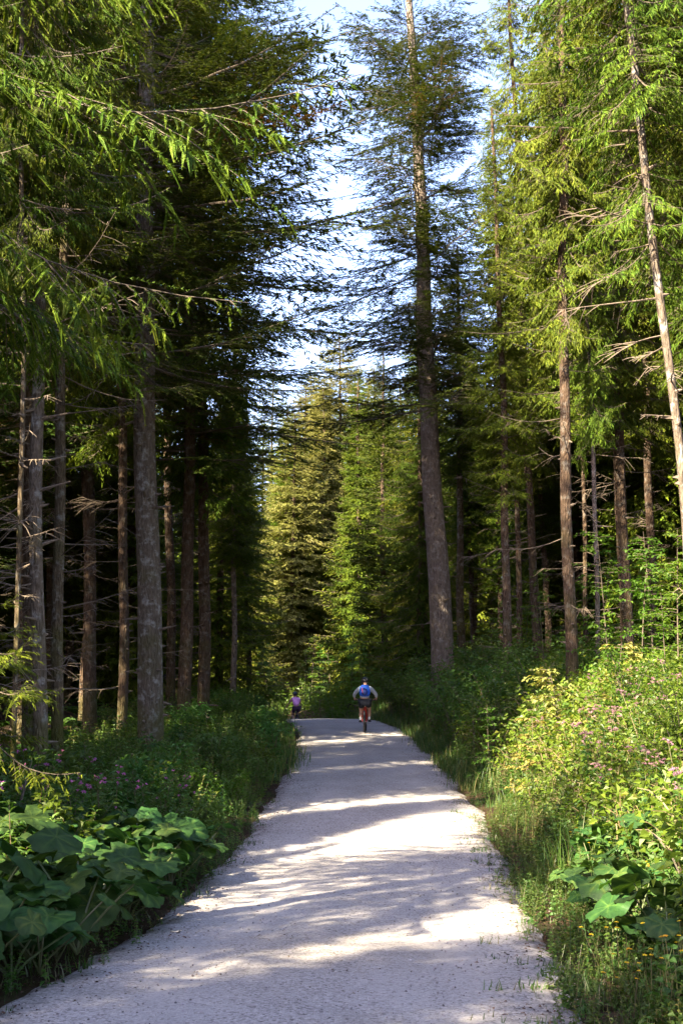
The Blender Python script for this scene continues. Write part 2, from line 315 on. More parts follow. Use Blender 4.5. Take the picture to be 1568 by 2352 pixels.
# ------------------------------------------------------------------ conifers
def needles(rng, P0, D, Gv, L, step, nl, nw, rw, ns=0, flat=0.0, fwd=0.75):
    """P0,D,Gv (T,3); L (T,): each twig is a brush of needles - a crossed pair of narrow tapering ribbons with needle tufts round them"""
    cnt = np.maximum(2, (L / step).astype(int)); i = np.repeat(np.arange(len(L)), cnt); N = len(i)
    t = rng.random(N) ** 0.9
    l_ = L[i][:, None]; tt = t[:, None]
    pos = P0[i] + D[i] * l_ * tt + Gv[i] * l_ * tt * tt
    tg = nrm(D[i] + 2 * Gv[i] * tt)
    rv = rng.normal(size=(N, 3)); rv[:, 2] *= (1 - flat)
    pr = nrm(rv - tg * (rv * tg).sum(1, keepdims=True))
    nd = nrm(tg * fwd + pr)
    ln = nl * rng.uniform(.7, 1.3, (N, 1)) * (1 - .35 * tt)
    wd = nrm(tg * rng.uniform(.4, 1, (N, 1)) + np.cross(tg, nd) * rng.normal(size=(N, 1)) * .8) * nw * .5
    tri = [np.stack([pos - wd, pos + wd, pos + nd * ln], 1)]; ii = [i]; qq = [t]
    keep = np.arange(len(L)) >= ns; P0, D, Gv, L = P0[keep], D[keep], Gv[keep], L[keep]; off_ = ns
    for q in range(2 if flat < .3 else 1):
        T = len(L); rv = rng.normal(size=(T, 3))
        if q == 0: rv = np.cross(D, [0, 0, 1.0]) + rng.normal(0, .25, (T, 3))
        pts = [P0 + D * (L * f)[:, None] + Gv * (L * f * f)[:, None] for f in (0.06, .5, 1.04)]
        sd = nrm(np.cross(D, np.cross(rv, D)))
        w0, w1 = rw * rng.uniform(.5, .9, (T, 1)), rw * rng.uniform(.8, 1.2, (T, 1))
        a0, a1, b0, b1, c = pts[0] - sd * w0, pts[0] + sd * w0, pts[1] - sd * w1, pts[1] + sd * w1, pts[2]
        tri += [np.stack([a0, a1, b1], 1), np.stack([a0, b1, b0], 1), np.stack([b0, b1, c], 1)]
        ii += [np.arange(T) + off_] * 3; qq += [np.full(T, .3), np.full(T, .3), np.full(T, .75)]
    return np.concatenate(tri), np.concatenate(ii), np.concatenate(qq)
def branch_template(seed, L, style, lod):
    rng = np.random.default_rng(seed)
    ax_n = 9; t = np.linspace(0, 1, ax_n)
    if style == 'spruce': zc = -0.16 * np.sin(t * math.pi * .9) * L + 0.02 * L * t * t
    else: zc = -0.05 * np.sin(t * math.pi) * L + 0.05 * L * t * t
    xc = np.cumsum(rng.normal(0, .012 * L, ax_n)); xc -= xc[0]
    ax = np.stack([xc, t * L, zc], -1)
    axf = lambda s: np.stack([np.interp(s, t, ax[:, k]) for k in range(3)], -1)
    hang = 0.34 if style == 'spruce' else 0.10
    sp1 = (0.10, 0.12, 0.17, .09)[lod]
    s = np.arange(0.10 if style == 'spruce' else .16, .985, sp1 / L); s = np.repeat(s, 2) + rng.normal(0, .3 * sp1 / L, 2 * len(s)); s = np.clip(s, .05, .985)
    side = np.tile([-1, 1], len(s) // 2)
    keep = rng.random(len(s)) > .14; s, side = s[keep], side[keep]
    l1 = (0.26 * L * np.sin(np.clip(s * 1.0 + .16, 0, 1) * math.pi) ** .8 + .10) * rng.uniform(.6, 1.25, len(s))
    ang = rng.normal(52, 9, len(s)) * math.pi / 180
    D1 = np.stack([side * np.sin(ang), np.cos(ang), rng.normal(-.05 if style == 'fir' else -.18, .14, len(s))], -1); D1 = nrm(D1)
    P1 = axf(s); G1 = np.zeros_like(D1); G1[:, 2] = -hang * rng.uniform(.4, 1.2, len(s)); G1[:, 1] = .15
    # third order
    sp2 = (0.040, 0.052, 0.10, .038)[lod]
    cnt = np.maximum(1, (l1 / sp2).astype(int)); i = np.repeat(np.arange(len(l1)), cnt); N = len(i)
    tt = rng.uniform(.12, 1, (N, 1)); l_ = l1[i][:, None]
    P2 = P1[i] + D1[i] * l_ * tt + G1[i] * l_ * tt * tt; T = nrm(D1[i] + 2 * G1[i] * tt)
    sd2 = rng.choice([-1, 1], (N, 1)); up = np.array([0, 0, 1.0]); S = nrm(np.cross(T, up)) * sd2
    D2 = nrm(T * .9 + S * rng.uniform(.5, 1.1, (N, 1)) + np.array([0, 0, -.16 if style == 'spruce' else .03]) + rng.normal(0, .12, (N, 3)))
    l2 = (l1[i] * rng.uniform(.22, .55, N) * (1.15 - .6 * tt[:, 0])).clip(.05, (.105, .125, .22, .11)[lod])
    l2 *= 1.1
    G2 = np.zeros_like(D2); G2[:, 2] = -hang * 1.1 * rng.uniform(.3, 1.4, N)
    step, nl, nw, rw = ((0.014, .026, .0085, .0085), (0.024, .040, .0150, .0150), (.052, .085, .036, .034), (.0060, .021, .0050, .0065))[lod]
    if style == 'fir': nw *= 1.4; rw *= 1.45; step *= .8
    Pa = np.concatenate([ax[None, 5], P1, P2]); Da = np.concatenate([nrm(ax[-1:] - ax[5:6]), D1, D2]); Ga = np.concatenate([np.zeros((1, 3)), G1, G2])
    La = np.concatenate([[np.linalg.norm(ax[-1] - ax[5])], l1, l2])
    tri, ti, tq = needles(rng, Pa, Da, Ga, La, step, nl, nw, rw, ns=1 + len(P1), flat=.45 if style == 'fir' else .15)
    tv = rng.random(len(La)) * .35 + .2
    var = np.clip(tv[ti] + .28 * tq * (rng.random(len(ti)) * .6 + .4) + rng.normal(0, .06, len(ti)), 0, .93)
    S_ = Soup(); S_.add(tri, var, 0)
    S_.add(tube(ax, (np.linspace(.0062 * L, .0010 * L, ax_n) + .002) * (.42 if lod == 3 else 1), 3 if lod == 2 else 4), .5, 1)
    if lod != 2:           # second-order wood
        for k in range(0, len(l1)):
            q = np.linspace(0, .8, 3)[:, None]
            pts = P1[k] + D1[k] * l1[k] * q + G1[k] * l1[k] * q * q
            S_.add(tube(pts, np.array([.0045, .003, .0015]) * (.6 + .2 * L), 3), .5, 1)
    return S_.arrays()
BT = {}
def templates(style, lod, ln):
    Ls = ((1.5, 2.6, 3.9), (1.5, 2.6, 3.9), (2.6,), (2.6,))[lod]; L = min(Ls, key=lambda q: abs(math.log(q / ln)))
    k = (style, lod, L)
    if k not in BT:
        BT[k] = [branch_template(100 * lod + j + (0 if style == 'spruce' else 50) + int(L * 1000), L, style, lod) for j in range((4, 4, 4, 3)[lod])]
    return L, BT[k]
def crown_soup(seed, H, z0, Rm, style='spruce', lod=1, dens=1.0, gaps=0.1, shape=1.0, prof=None, az_bias=None, brown=0.0, up_to=None, low=0.55):
    rng = np.random.default_rng(seed); S = Soup()
    z = z0; k = 0
    while z < H - .3:
        u = (z - z0) / (H - z0)
        rad = Rm * ((1 - u) ** shape) * (low + (1 - low) * sst(0, .22, u)) + .25
        if prof: rad = prof(z)
        step = (0.42 if style == 'spruce' else .55) * (1 - .45 * u)
        nb = max(4, int(round(rng.integers(5, 8) * dens)))
        a0 = rng.random() * 6.28
        if up_to is None or z < up_to:
            for j in range(nb):
                if rng.random() < gaps: continue
                az = a0 + j * 6.283 / nb + rng.normal(0, .25)
                ln = rad * rng.uniform(.62, 1.18) * (1 + .22 * math.sin(az * 2 + seed) + .15 * math.sin(z * 1.3 + az * 3))
                if az_bias: ln *= az_bias(az, z)
                if ln < .2: continue
                L0, T = templates(style, lod, ln); t, v, m_ = T[rng.integers(len(T))]
                sc_ = ln / L0
                el = R(-14 + 38 * u ** 1.3 + rng.normal(0, 7)) if style == 'spruce' else R(-6 + 26 * u + rng.normal(0, 8))
                if lod == 0 or sc_ < .99: th = sc_ ** .5
                else: th = sc_
                Mx = rotz(az) @ rotx(el) @ roty(rng.normal(0, .16)) @ np.diag([sc_ if sc_ > .7 else sc_ * 1.1, sc_, sc_])
                tt = (t.reshape(-1, 3) @ Mx.T).reshape(-1, 3, 3) + np.array([0, 0, z + rng.normal(0, .12)])
                dv = rng.normal(0, .07) + (.45 if rng.random() < brown else 0)
                # sparse bits near the trunk are partly dropped by density
                S.add(tt, np.where(m_ == 0, np.clip(v + dv, 0, 1), v), m_)
        z += step * rng.uniform(.7, 1.3) / max(.6, dens) ** .5; k += 1
    return S
def trunk_mesh(name, seed, H, r0, mat, bare_to=8.0, stubs=30, dead=0, dead_len=1.5, sides=16, flare=.35, dead_az=None, curve=None, top_r=.03):
    rng = np.random.default_rng(seed); S = Soup()
    nz_ = 46; u = np.linspace(0, 1, nz_) ** 1.25; z = u * H - .4
    ph = rng.random(6) * 6.28
    off = np.stack([.05 * np.sin(z * .35 + ph[0]) + .02 * np.sin(z * 1.1 + ph[1]), .05 * np.sin(z * .3 + ph[2]) + .02 * np.sin(z * 1.3 + ph[3]), 0 * z], -1) * np.clip(z / 3, 0, 1)[:, None]
    if curve: off += np.array([[curve(q), 0, 0] for q in z])
    pts = off + np.stack([0 * z, 0 * z, z], -1)
    rad = (r0 - top_r) * (1 - np.clip(z / H, 0, 1)) ** .85 + top_r
    rad = rad * (1 + flare * np.exp(-np.clip(z + .1, 0, 9) / .3))
    a = np.arange(sides) * 2 * math.pi / sides
    lob = 1 + .035 * np.sin(3 * a[None] + z[:, None] * .25 + ph[4]) + .02 * np.sin(7 * a[None] + z[:, None] * .9) + .10 * np.exp(-np.clip(z + .1, 0, 9)[:, None] / .3) * np.sin(5 * a[None] + ph[5]) + rng.normal(0, .012, (nz_, sides))
    ring = pts[:, None] + (rad[:, None] * lob)[..., None] * np.stack([np.cos(a), np.sin(a), 0 * a], -1)[None]
    idx = np.arange(nz_ * sides).reshape(nz_, sides)
    F = np.stack([idx[:-1], np.roll(idx[:-1], -1, 1), np.roll(idx[1:], -1, 1), idx[1:]], -1).reshape(-1, 4)
    for k in range(stubs):
        zz = rng.uniform(.8, bare_to + 3); az = rng.random() * 6.28; rr = np.interp(zz, z, rad)
        c = np.array([np.interp(zz, z, pts[:, 0]), np.interp(zz, z, pts[:, 1]), zz]); d = np.array([math.cos(az), math.sin(az), rng.normal(.05, .2)])
        ln = rng.uniform(.03, .14) if rng.random() < .8 else rng.uniform(.2, .5)
        q = np.array([c + d * rr * .6, c + d * (rr + .01), c + d * (rr + ln)])
        S.add(tube(q, [.035 + .1 * r0, .022 + .05 * r0, .008], 5), .5, 1)
    for k in range(dead):
        zz = rng.uniform(1.6, bare_to + 1.5); az = rng.random() * 6.28 if dead_az is None else rng.normal(*dead_az); rr = np.interp(zz, z, rad)
        c = np.array([np.interp(zz, z, pts[:, 0]), np.interp(zz, z, pts[:, 1]), zz])
        d = np.array([math.cos(az), math.sin(az), rng.normal(.0, .12)]); ln = dead_len * rng.uniform(.3, 1.25)
        t = np.linspace(0, 1, 6)[:, None]
        sag = rng.uniform(-.25, .12)
        q = c + d * (rr * .6 + ln * t) + np.array([0, 0, 1.0]) * (sag * 4 * t * (1 - t) * .6 + .15 * t * t) * ln * .6 + np.cumsum(rng.normal(0, .012 * ln, (6, 3)), 0) * t
        S.add(tube(q, np.linspace(.011, .0025, 6) * (.75 + .25 * dead_len), 4), .5, 1)
        for j in range(rng.integers(7, 15)):
            b0 = rng.uniform(.25, .95); p0 = np.array([np.interp(b0, t[:, 0], q[:, i]) for i in range(3)])
            sd = rng.choice([-1, 1]); dd = nrm(d * .8 + np.cross(d, [0, 0, 1]) * sd * rng.uniform(.4, 1) + np.array([0, 0, rng.normal(-.25, .3)])); l2 = ln * rng.uniform(.10, .32)
            tq = np.linspace(0, 1, 3)[:, None]
            S.add(tube(p0 + dd * l2 * tq + np.array([0, 0, -.2]) * l2 * tq ** 2, np.array([.006, .004, .002]), 3), .5, 1)
    vs = ring.reshape(-1, 3); fl = [F]; mi = [0]; vv = np.full(len(vs), .5)
    if S.t:
        t, v, mm = S.arrays(); o0 = len(vs); vs = np.concatenate([vs, t.reshape(-1, 3)]); fl.append(np.arange(len(t) * 3).reshape(-1, 3) + o0); mi.append(1)
    me = mesh_np(name, vs, fl, [mat, M['deadwood']], mi, smooth=True)
    return me

PROTO = {}
def crown_mesh(key):
    if key in PROTO: return PROTO[key]
    S = {
        # near, fine needles
        'near_spruce': lambda: crown_soup(11, 27, 7.0, 3.3, 'spruce', 0, 1.0, .12, .75, up_to=17),
        'near_wide': lambda: crown_soup(15, 20, 4.6, 3.0, 'spruce', 3, 1.0, .1, .6, up_to=7.6, low=1.0),
        'near_slim': lambda: crown_soup(12, 25, 7.2, 2.3, 'spruce', 0, .9, .15, .75, up_to=19),
        'near_fir': lambda: crown_soup(13, 30, 8.3, 4.6, 'fir', 0, 1.1, .12, .5, up_to=20, low=.75, brown=.015, az_bias=lambda az, z: 1 + .25 * math.cos(az + .9)),
        # middle distance
        'mid_a': lambda: crown_soup(21, 27, 8, 3.1, 'spruce', 1, 1.0, .2, .8),
        'mid_b': lambda: crown_soup(22, 25, 5.5, 3.4, 'spruce', 1, 1.0, .22, .85),
        'mid_c': lambda: crown_soup(23, 29, 11, 3.2, 'spruce', 1, 1.0, .22, .7),
        'hero_fir': lambda: crown_soup(14, 29, 8.2, 3.3, 'fir', 0, 1.25, .16, .40, up_to=22, low=.95, brown=.03, az_bias=lambda az, z: .25 + 1.1 * abs(math.sin(z * 1.9 + az * 1.5 + .6 * math.sin(z * .7))) ** .8 if z < 13.5 else .45 + .75 * abs(math.sin(z * 1.6 + az * 1.5 + math.sin(z * 2.3)))),
        'mid_fir': lambda: crown_soup(24, 28, 7, 3.6, 'fir', 1, 1.0, .14, .6, low=.8, brown=.06),
        'low_a': lambda: crown_soup(25, 24, 1.0, 3.3, 'spruce', 1, 1.0, .08, .95, low=.9),
        # far
        'far_a': lambda: crown_soup(31, 26, 3.5, 3.2, 'spruce', 2, 1.15, .08, .62),
        'far_b': lambda: crown_soup(32, 25, .8, 3.4, 'spruce', 2, 1.15, .08, .68, low=.9),
        'far_c': lambda: crown_soup(33, 28, 9, 3.2, 'spruce', 2, 1.1, .10, .75),
        'far_fir': lambda: crown_soup(34, 27, 6, 3.4, 'fir', 2, 1.2, .10, .7, low=.8),
    }[key]()
    mk = 'fir' if 'fir' in key else 'spruce'
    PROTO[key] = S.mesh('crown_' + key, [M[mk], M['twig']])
    return PROTO[key]
CH = {'near_wide': 20, 'hero_fir': 29, 'near_spruce': 27, 'near_slim': 25, 'near_fir': 30, 'mid_a': 27, 'mid_b': 25, 'mid_c': 29, 'mid_fir': 28, 'low_a': 24, 'far_a': 26, 'far_b': 25, 'far_c': 28, 'far_fir': 27}
CB = {'near_wide': 4.3, 'hero_fir': 8.2, 'near_spruce': 7, 'near_slim': 7.2, 'near_fir': 8.3, 'mid_a': 8, 'mid_b': 5.5, 'mid_c': 11, 'mid_fir': 7, 'low_a': 1, 'far_a': 3.5, 'far_b': .8, 'far_c': 9, 'far_fir': 6}
ntree = [0]; TREES = []
SHARED_TRUNK = {}
def tree(name, x, y, key, dia, label, group, bark='bark_brown', rz=None, s=1.0, lean=(0, 0), dead=0, dead_len=1.5, stubs=24, share=False, crown_dz=0.0, wide=1.0, cat=None, sides=16, dead_az=None, pale=False, flare=.35):
    ntree[0] += 1; sd = 1000 + ntree[0]
    rg = random.Random(sd)
    H = CH[key]
    z = G(x, y)
    t = empty(name, (x, y, z), (lean[1], lean[0], 0))
    if rz is None: rz = rg.random() * 6.28
    if share:
        k = (key, bark)
        if k not in SHARED_TRUNK: SHARED_TRUNK[k] = trunk_mesh('trunk', 77 + len(SHARED_TRUNK), H, .17, M[bark], CB[key], 18, 16 if 'b' != key[-1] else 4, 1.3, 10)
        tm = obj('trunk', SHARED_TRUNK[k], t); w_ = dia / .34; tm.scale = (w_, w_, s)
        if CB[key] > 3: tm.scale = (w_ * .5 + s * .5, w_ * .5 + s * .5, s)
    else:
        tm = obj('trunk', trunk_mesh('trunk', sd, H * s + crown_dz, dia / 2, M[bark], CB[key] * s + crown_dz, stubs, dead, dead_len, sides, flare, dead_az), t)
    tm.rotation_euler = (0, 0, rz if share else 0)
    cr = obj('crown', crown_mesh(key), t); cr.rotation_euler = (0, 0, rz); cr.scale = (s * wide, s * wide, s); cr.location = (0, 0, crown_dz)
    if pale:  # crown copy whose needle colour carries painted sunlight
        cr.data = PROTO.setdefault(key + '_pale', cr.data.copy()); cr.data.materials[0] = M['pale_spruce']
    tag(t, label, cat or ('fir tree' if 'fir' in key else 'spruce tree'), group)
    TREES.append((x, y, t))
    return t
def main_tree(name, lo, hi, d, wpx, key, label, group, **kw):
    """trunk through two pixels of the picture, at distance d; wpx = trunk width there"""
    a = at(lo[0], lo[1], d); b_ = at(hi[0], hi[1], d)
    sl = (b_.x - a.x) / (b_.z - a.z)
    g = G(a.x, d); x0 = a.x + sl * (g - a.z)
    return tree(name, x0, d, key, wpx / FPX * d, label, group, lean=(math.atan(sl), 0), **kw)

GL = 'conifers along the left edge of the road'; GR = 'conifers along the right edge of the road'
GFL = 'conifers deep in the left forest'; GFR = 'conifers deep in the right forest'; GFC = 'conifers beyond the bend'
main_tree('spruce_tree', (95, 1780), (88, 700), 18, 34, 'near_slim', 'slim grey-barked spruce at far left, foremost of the bare trunks above the pink balsam', GL, bark='bark_grey', dead=26, dead_len=1.6, dead_az=(3.3, .9), rz=.4, wide=.8)
main_tree('spruce_tree', (131, 1740), (148, 780), 21, 28, 'near_slim', 'slim moss-streaked spruce leaning right, just right of the foremost grey trunk', GL, bark='bark_mossy', dead=40, dead_len=1.5, rz=2.1, wide=.9, crown_dz=.5)
main_tree('spruce_tree', (62, 1740), (65, 1050), 24, 27, 'mid_a', 'reddish-barked spruce half hidden behind the foremost grey trunk at far left', GL, bark='bark_brown', dead=34, dead_len=1.4, rz=3.1)
main_tree('spruce_tree', (28, 1780), (38, 1200), 17, 12, 'near_slim', 'very thin mossy pole of a spruce near the left picture edge', GL, bark='bark_mossy', dead=14, dead_len=.8, rz=5.1, s=.8, wide=.55, crown_dz=2)
main_tree('spruce_tree', (280, 1690), (281, 850), 30, 24, 'mid_a', 'straight red-brown spruce trunk between the mossy one and the thickest left trunk', GL, bark='bark_brown', dead=30, dead_len=1.4, rz=4.3)
main_tree('fir_tree', (346, 1690), (338, 880), 26, 60, 'near_fir', 'thickest fir of the left side with grey bark, branch knots and a mossy foot', GL, bark='bark_grey', stubs=60, dead=4, dead_len=1.0, rz=.9, s=.98, sides=28, flare=.22)
main_tree('spruce_tree', (467, 1600), (467, 1050), 38, 29, 'mid_b', 'brown spruce right of the thickest left trunk, its bark flecked with sunlight', GL, bark='bark_brown', dead=12, dead_len=1.2, rz=1.0, crown_dz=2)
main_tree('spruce_tree', (534, 1590), (536, 1320), 45, 14, 'low_a', 'thin pale grey trunk between dark hanging branches, left of the bend', GL, bark='bark_pale', dead=4, rz=2.0, crown_dz=5, s=.45)
main_tree('spruce_tree', (205, 1560), (200, 1220), 35, 32, 'mid_a', 'dark double-width spruce trunk with golden sun patches behind the mossy one', GL, bark='bark_brown', dead=30, dead_len=1.4, rz=.2)
main_tree('spruce_tree', (392, 1600), (388, 1250), 44, 22, 'mid_c', 'brown spruce just behind the thickest left trunk on its right side', GL, bark='bark_brown', dead=24, dead_len=1.3, rz=5.5)
main_tree('spruce_tree', (432, 1600), (430, 1300), 52, 15, 'mid_b', 'dark slender spruce between the thickest left trunk and the sun-flecked brown one', GL, bark='bark_brown', dead=12, rz=3.5, s=.55, crown_dz=4)
main_tree('spruce_tree', (571, 1590), (569, 1400), 56, 13, 'low_a', 'slender brown trunk left of the far cyclist under dark low branches', GL, bark='bark_brown', dead=6, rz=4.1, s=.5, crown_dz=3)
# off-frame neighbours whose boughs hang into the upper left
tree('spruce_tree', -4.2, 8.6, 'near_wide', .28, 'spruce outside the left edge whose bright drooping boughs fill the upper left corner', GL, rz=2.7, crown_dz=1.0)
tree('spruce_tree', -6.3, 16.5, 'near_spruce', .32, 'spruce at the left edge with dark drooping boughs above the bare trunks', GL, rz=3.9, s=.95, crown_dz=-.8)
tree('spruce_tree', -7.2, 22.5, 'near_spruce', .34, 'dark spruce behind the leaning mossy trunk, boughs down to mid-height', GL, rz=5.2, s=1.0, crown_dz=.5)
tree('fir_tree', -8.2, 33.0, 'mid_fir', .42, 'dense fir behind the thickest left trunk with boughs above its bare stem', GL, rz=2.2, s=1.08)
tree('fir_tree', -4.5, 37.0, 'hero_fir', .40, 'fir whose layered boughs reach over the road from the left', GL, rz=.7, s=1.05, wide=1.22, crown_dz=-.5)
tree('spruce_tree', -4.9, 52.0, 'low_a', .36, 'dense spruce with boughs to the ground on the left before the bend', GL, rz=.7, s=.56, wide=1.35)
# right side
C1 = main_tree('fir_tree', (1012, 1480), (968, 560), 43, 55, 'hero_fir', 'tall pale-barked fir standing alone against the sky right of the road', GR, bark='bark_pale', stubs=40, dead=3, dead_len=1.6, sides=28, flare=.15, crown_dz=2.2, wide=1.18)
main_tree('spruce_tree', (1061, 1480), (1052, 820), 47, 20, 'mid_c', 'slim dark spruce close behind the tall pale fir on its right', GR, bark='bark_mossy', dead=22, dead_len=1.4, rz=1.5, s=.52, crown_dz=2, wide=1.2)
main_tree('spruce_tree', (1309, 1400), (1298, 800), 28, 29, 'mid_a', 'straight dark-barked spruce rising behind the sunlit golden bush', GR, bark='bark_brown', dead=12, dead_len=1.6, rz=.3, crown_dz=1, wide=.68)
main_tree('birch_tree', (1367, 1420), (1354, 940), 29, 11, 'mid_b', 'thin pale sapling trunk in full sun right of the straight dark spruce', GR, bark='bark_pale', dead=12, dead_len=1.0, rz=4.0, s=.62, wide=.55, crown_dz=3)
main_tree('spruce_tree', (1437, 1440), (1427, 1080), 31, 31, 'mid_b', 'stout dark spruce trunk with a bright sun spot near its foot on the right', GR, bark='bark_brown', dead=18, dead_len=1.5, rz=2.6, crown_dz=1.5)
main_tree('spruce_tree', (1230, 1440), (1213, 1040), 38, 20, 'mid_b', 'leaning sun-speckled spruce trunk left of the golden bush', GR, bark='bark_brown', dead=18, dead_len=1.2, rz=3.2, s=.96, crown_dz=2.5, wide=.62)
main_tree('spruce_tree', (1192, 1420), (1182, 1030), 43, 15, 'mid_c', 'slender sun-speckled spruce left of the leaning one', GR, bark='bark_brown', dead=20, dead_len=1.2, rz=5.2, s=.6)
main_tree('spruce_tree', (1493, 1330), (1487, 980), 40, 21, 'mid_a', 'dark red-brown spruce trunk near the right edge behind bright beech leaves', GR, bark='bark_brown', dead=18, dead_len=1.3, rz=1.9)
main_tree('spruce_tree', (1563, 1240), (1490, 520), 15.5, 22, 'near_slim', 'thin leaning spruce with dead grey branches crossing the right picture edge', GR, bark='bark_grey', dead=12, dead_len=1.3, dead_az=(3.0, .9), rz=1.9, s=.9, crown_dz=.3, wide=.85)
main_tree('spruce_tree', (1345, 1440), (1340, 1250), 42, 11, 'far_c', 'thin spruce trunk just left of the pale sapling', GR, bark='bark_brown', dead=10, rz=1.9)
main_tree('spruce_tree', (1160, 1300), (1150, 900), 33, 22, 'mid_b', 'dense shaded spruce with drooping dark boughs right of the tall pale fir', GR, bark='bark_brown', dead=10, rz=0.6, s=.55, crown_dz=3.0, wide=1.1)
tree('spruce_tree', 5.6, 16.5, 'near_spruce', .36, 'spruce outside the right edge with sunlit boughs over the upper right corner', GR, rz=2.9, s=1.0, crown_dz=1.0)
tree('spruce_tree', 6.9, 22.5, 'near_spruce', .36, 'sunlit spruce with yellow-green drooping boughs at upper right', GR, rz=4.4, s=1.0, crown_dz=.5)
tree('spruce_tree', 3.1, 50, 'low_a', .34, 'dark spruce with boughs to the ground right of the near cyclist', GR, rz=1.1, s=.75, wide=.85)
tree('spruce_tree', 3.7, 58, 'low_a', .34, 'spruce behind the dark low one right of the near cyclist', GR, rz=3.1, s=.85)
tree('spruce_tree', 0.9, 66, 'far_b', .34, 'bushy spruce beyond the crest in line with the near cyclist', GFC, rz=3.1, s=.7)
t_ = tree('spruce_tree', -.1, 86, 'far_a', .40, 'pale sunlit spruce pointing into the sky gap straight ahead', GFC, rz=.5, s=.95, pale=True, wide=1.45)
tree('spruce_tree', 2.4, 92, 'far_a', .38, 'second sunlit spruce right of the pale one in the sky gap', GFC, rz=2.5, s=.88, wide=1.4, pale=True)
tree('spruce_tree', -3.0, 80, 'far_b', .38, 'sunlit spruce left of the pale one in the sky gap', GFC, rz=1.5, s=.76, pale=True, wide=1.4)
tree('spruce_tree', 3.6, 78, 'far_b', .38, 'rounded green spruce under the sky gap on its right', GFC, rz=4.5, s=.80, wide=1.25)
tree('spruce_tree', -6.3, 74, 'far_b', .38, 'green spruce over the far cyclist on the left of the bend', GFC, rz=4.5, s=.68, wide=1.3)

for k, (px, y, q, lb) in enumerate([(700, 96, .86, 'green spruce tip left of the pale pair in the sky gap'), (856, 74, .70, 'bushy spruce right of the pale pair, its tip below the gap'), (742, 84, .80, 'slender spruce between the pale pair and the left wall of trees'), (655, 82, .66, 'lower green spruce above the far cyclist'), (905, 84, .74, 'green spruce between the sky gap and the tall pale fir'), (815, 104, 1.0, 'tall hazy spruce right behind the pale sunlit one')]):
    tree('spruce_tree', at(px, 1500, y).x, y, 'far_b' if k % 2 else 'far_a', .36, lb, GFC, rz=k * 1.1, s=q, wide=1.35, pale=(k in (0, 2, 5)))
# fill: forest on both sides, each tree its own object
rf = random.Random(7)
placed = [(a, b_) for a, b_, _ in TREES]
def szf(x, y):
    if x < 0 and y < 46 and x < -.1 * y: return .70 if (y < 30 or x > -.22 * y) else .85
    if x < 0 and y < 88 and x < -.12 * y: return .60 if x > -.2 * y else .85
    if y > 36 and -.15 < x / y < .17: return min(1.0, (3.2 + .22 * y) / 27)
    return 1.0
def fill(x0, x1, y0, y1, n, mind, okf, keyf, labf, group):
    c = 0; tries = 0
    while c < n and tries < n * 60:
        tries += 1
        x = rf.uniform(x0, x1); y = rf.uniform(y0, y1)
        if not okf(x, y): continue
        if any((x - a) ** 2 + (y - b_) ** 2 < mind ** 2 for a, b_ in placed): continue
        placed.append((x, y)); c += 1
        k = keyf(x, y)
        tree('fir_tree' if 'fir' in k else 'spruce_tree', x, y, k, rf.uniform(.24, .44), labf(x, y), group, bark=rf.choice(['bark_brown', 'bark_brown', 'bark_mossy']), share=True, s=rf.uniform(.82, 1.06) * szf(x, y), lean=(rf.gauss(0, .012), rf.gauss(0, .012)))
def sunline(x, y, tx, ty):         # distance of (x,y) from the sun ray that reaches (tx,ty), and how far back along it
    sx, sy = math.sin(R(SUN_AZ)), math.cos(R(SUN_AZ)); dx, dy = x - tx, y - ty
    return abs(dx * sy - dy * sx), dx * sx + dy * sy
GAPS = [((-3.0, 6.6), 1.2, 22), ((5.0, 20.8), 2.5, 40), ((0, 84), 7.5, 45), ((-3, 75), 5, 40)]
def open_sun(x, y):
    for (tx, ty), w_, mx in GAPS:
        dd, bk = sunline(x, y, tx, ty)
        if dd < w_ and 3 < bk < mx: return False
    return True
def ok_left(x, y):
    if x > edge_l(y) - 3.0: return False
    if 0 < y < 44 and x > -.27 * y - 1.0 and y < 34: return False
    if 1 < y < 20 and x > -.27 * y - 3.8: return False
    return open_sun(x, y)
def ok_right(x, y):
    if x < edge_r(y) + 3.2: return False
    if 0 < y < 30 and x < .27 * y + 4.0: return False
    return True
def kf(x, y):
    if y < 60 and math.hypot(x, y) < 48: return rf.choice(['mid_a', 'mid_b', 'mid_c', 'mid_c', 'mid_fir'])
    return rf.choice(['far_a', 'far_b', 'far_c', 'far_a', 'far_fir'])
fill(-30, -4, 20, 60, 44, 2.7, ok_left, kf, lambda x, y: 'conifer deep in the dark forest left of the road', GFL)
fill(-45, -5, 55, 110, 60, 3.0, lambda x, y: (x < edge_l(y) - 2.5 or y > 95) and open_sun(x, y), kf, lambda x, y: 'far conifer behind the left-hand trees', GFL)
fill(5, 32, 24, 60, 48, 2.8, ok_right, kf, lambda x, y: 'conifer in the forest right of the road behind the sunlit bank', GFR)
fill(1.5, 45, 58, 112, 55, 3.0, lambda x, y: x > edge_r(y) + 3, kf, lambda x, y: 'far conifer behind the right-hand trees', GFR)
fill(-14, 8, 90, 118, 12, 3.0, lambda x, y: abs(x - 1) > 2 or y > 100, lambda x, y: 'far_b', lambda x, y: 'far conifer closing the view beyond the bend', GFC)
fill(-34, -12, 34, 60, 12, 2.2, lambda x, y: x < -.21 * y and open_sun(x, y), lambda x, y: 'far_b', lambda x, y: 'x', GFL)
fill(-26, -7, 46, 72, 16, 2.4, lambda x, y: x < edge_l(y) - 3 and open_sun(x, y), lambda x, y: 'far_b', lambda x, y: 'x', GFL)
fill(7, 30, 42, 66, 24, 2.3, ok_right, lambda x, y: 'far_b', lambda x, y: 'x', GFR)
GQ = 'young spruces beside the road'  # unseen low trees added to block the sun from road and verges
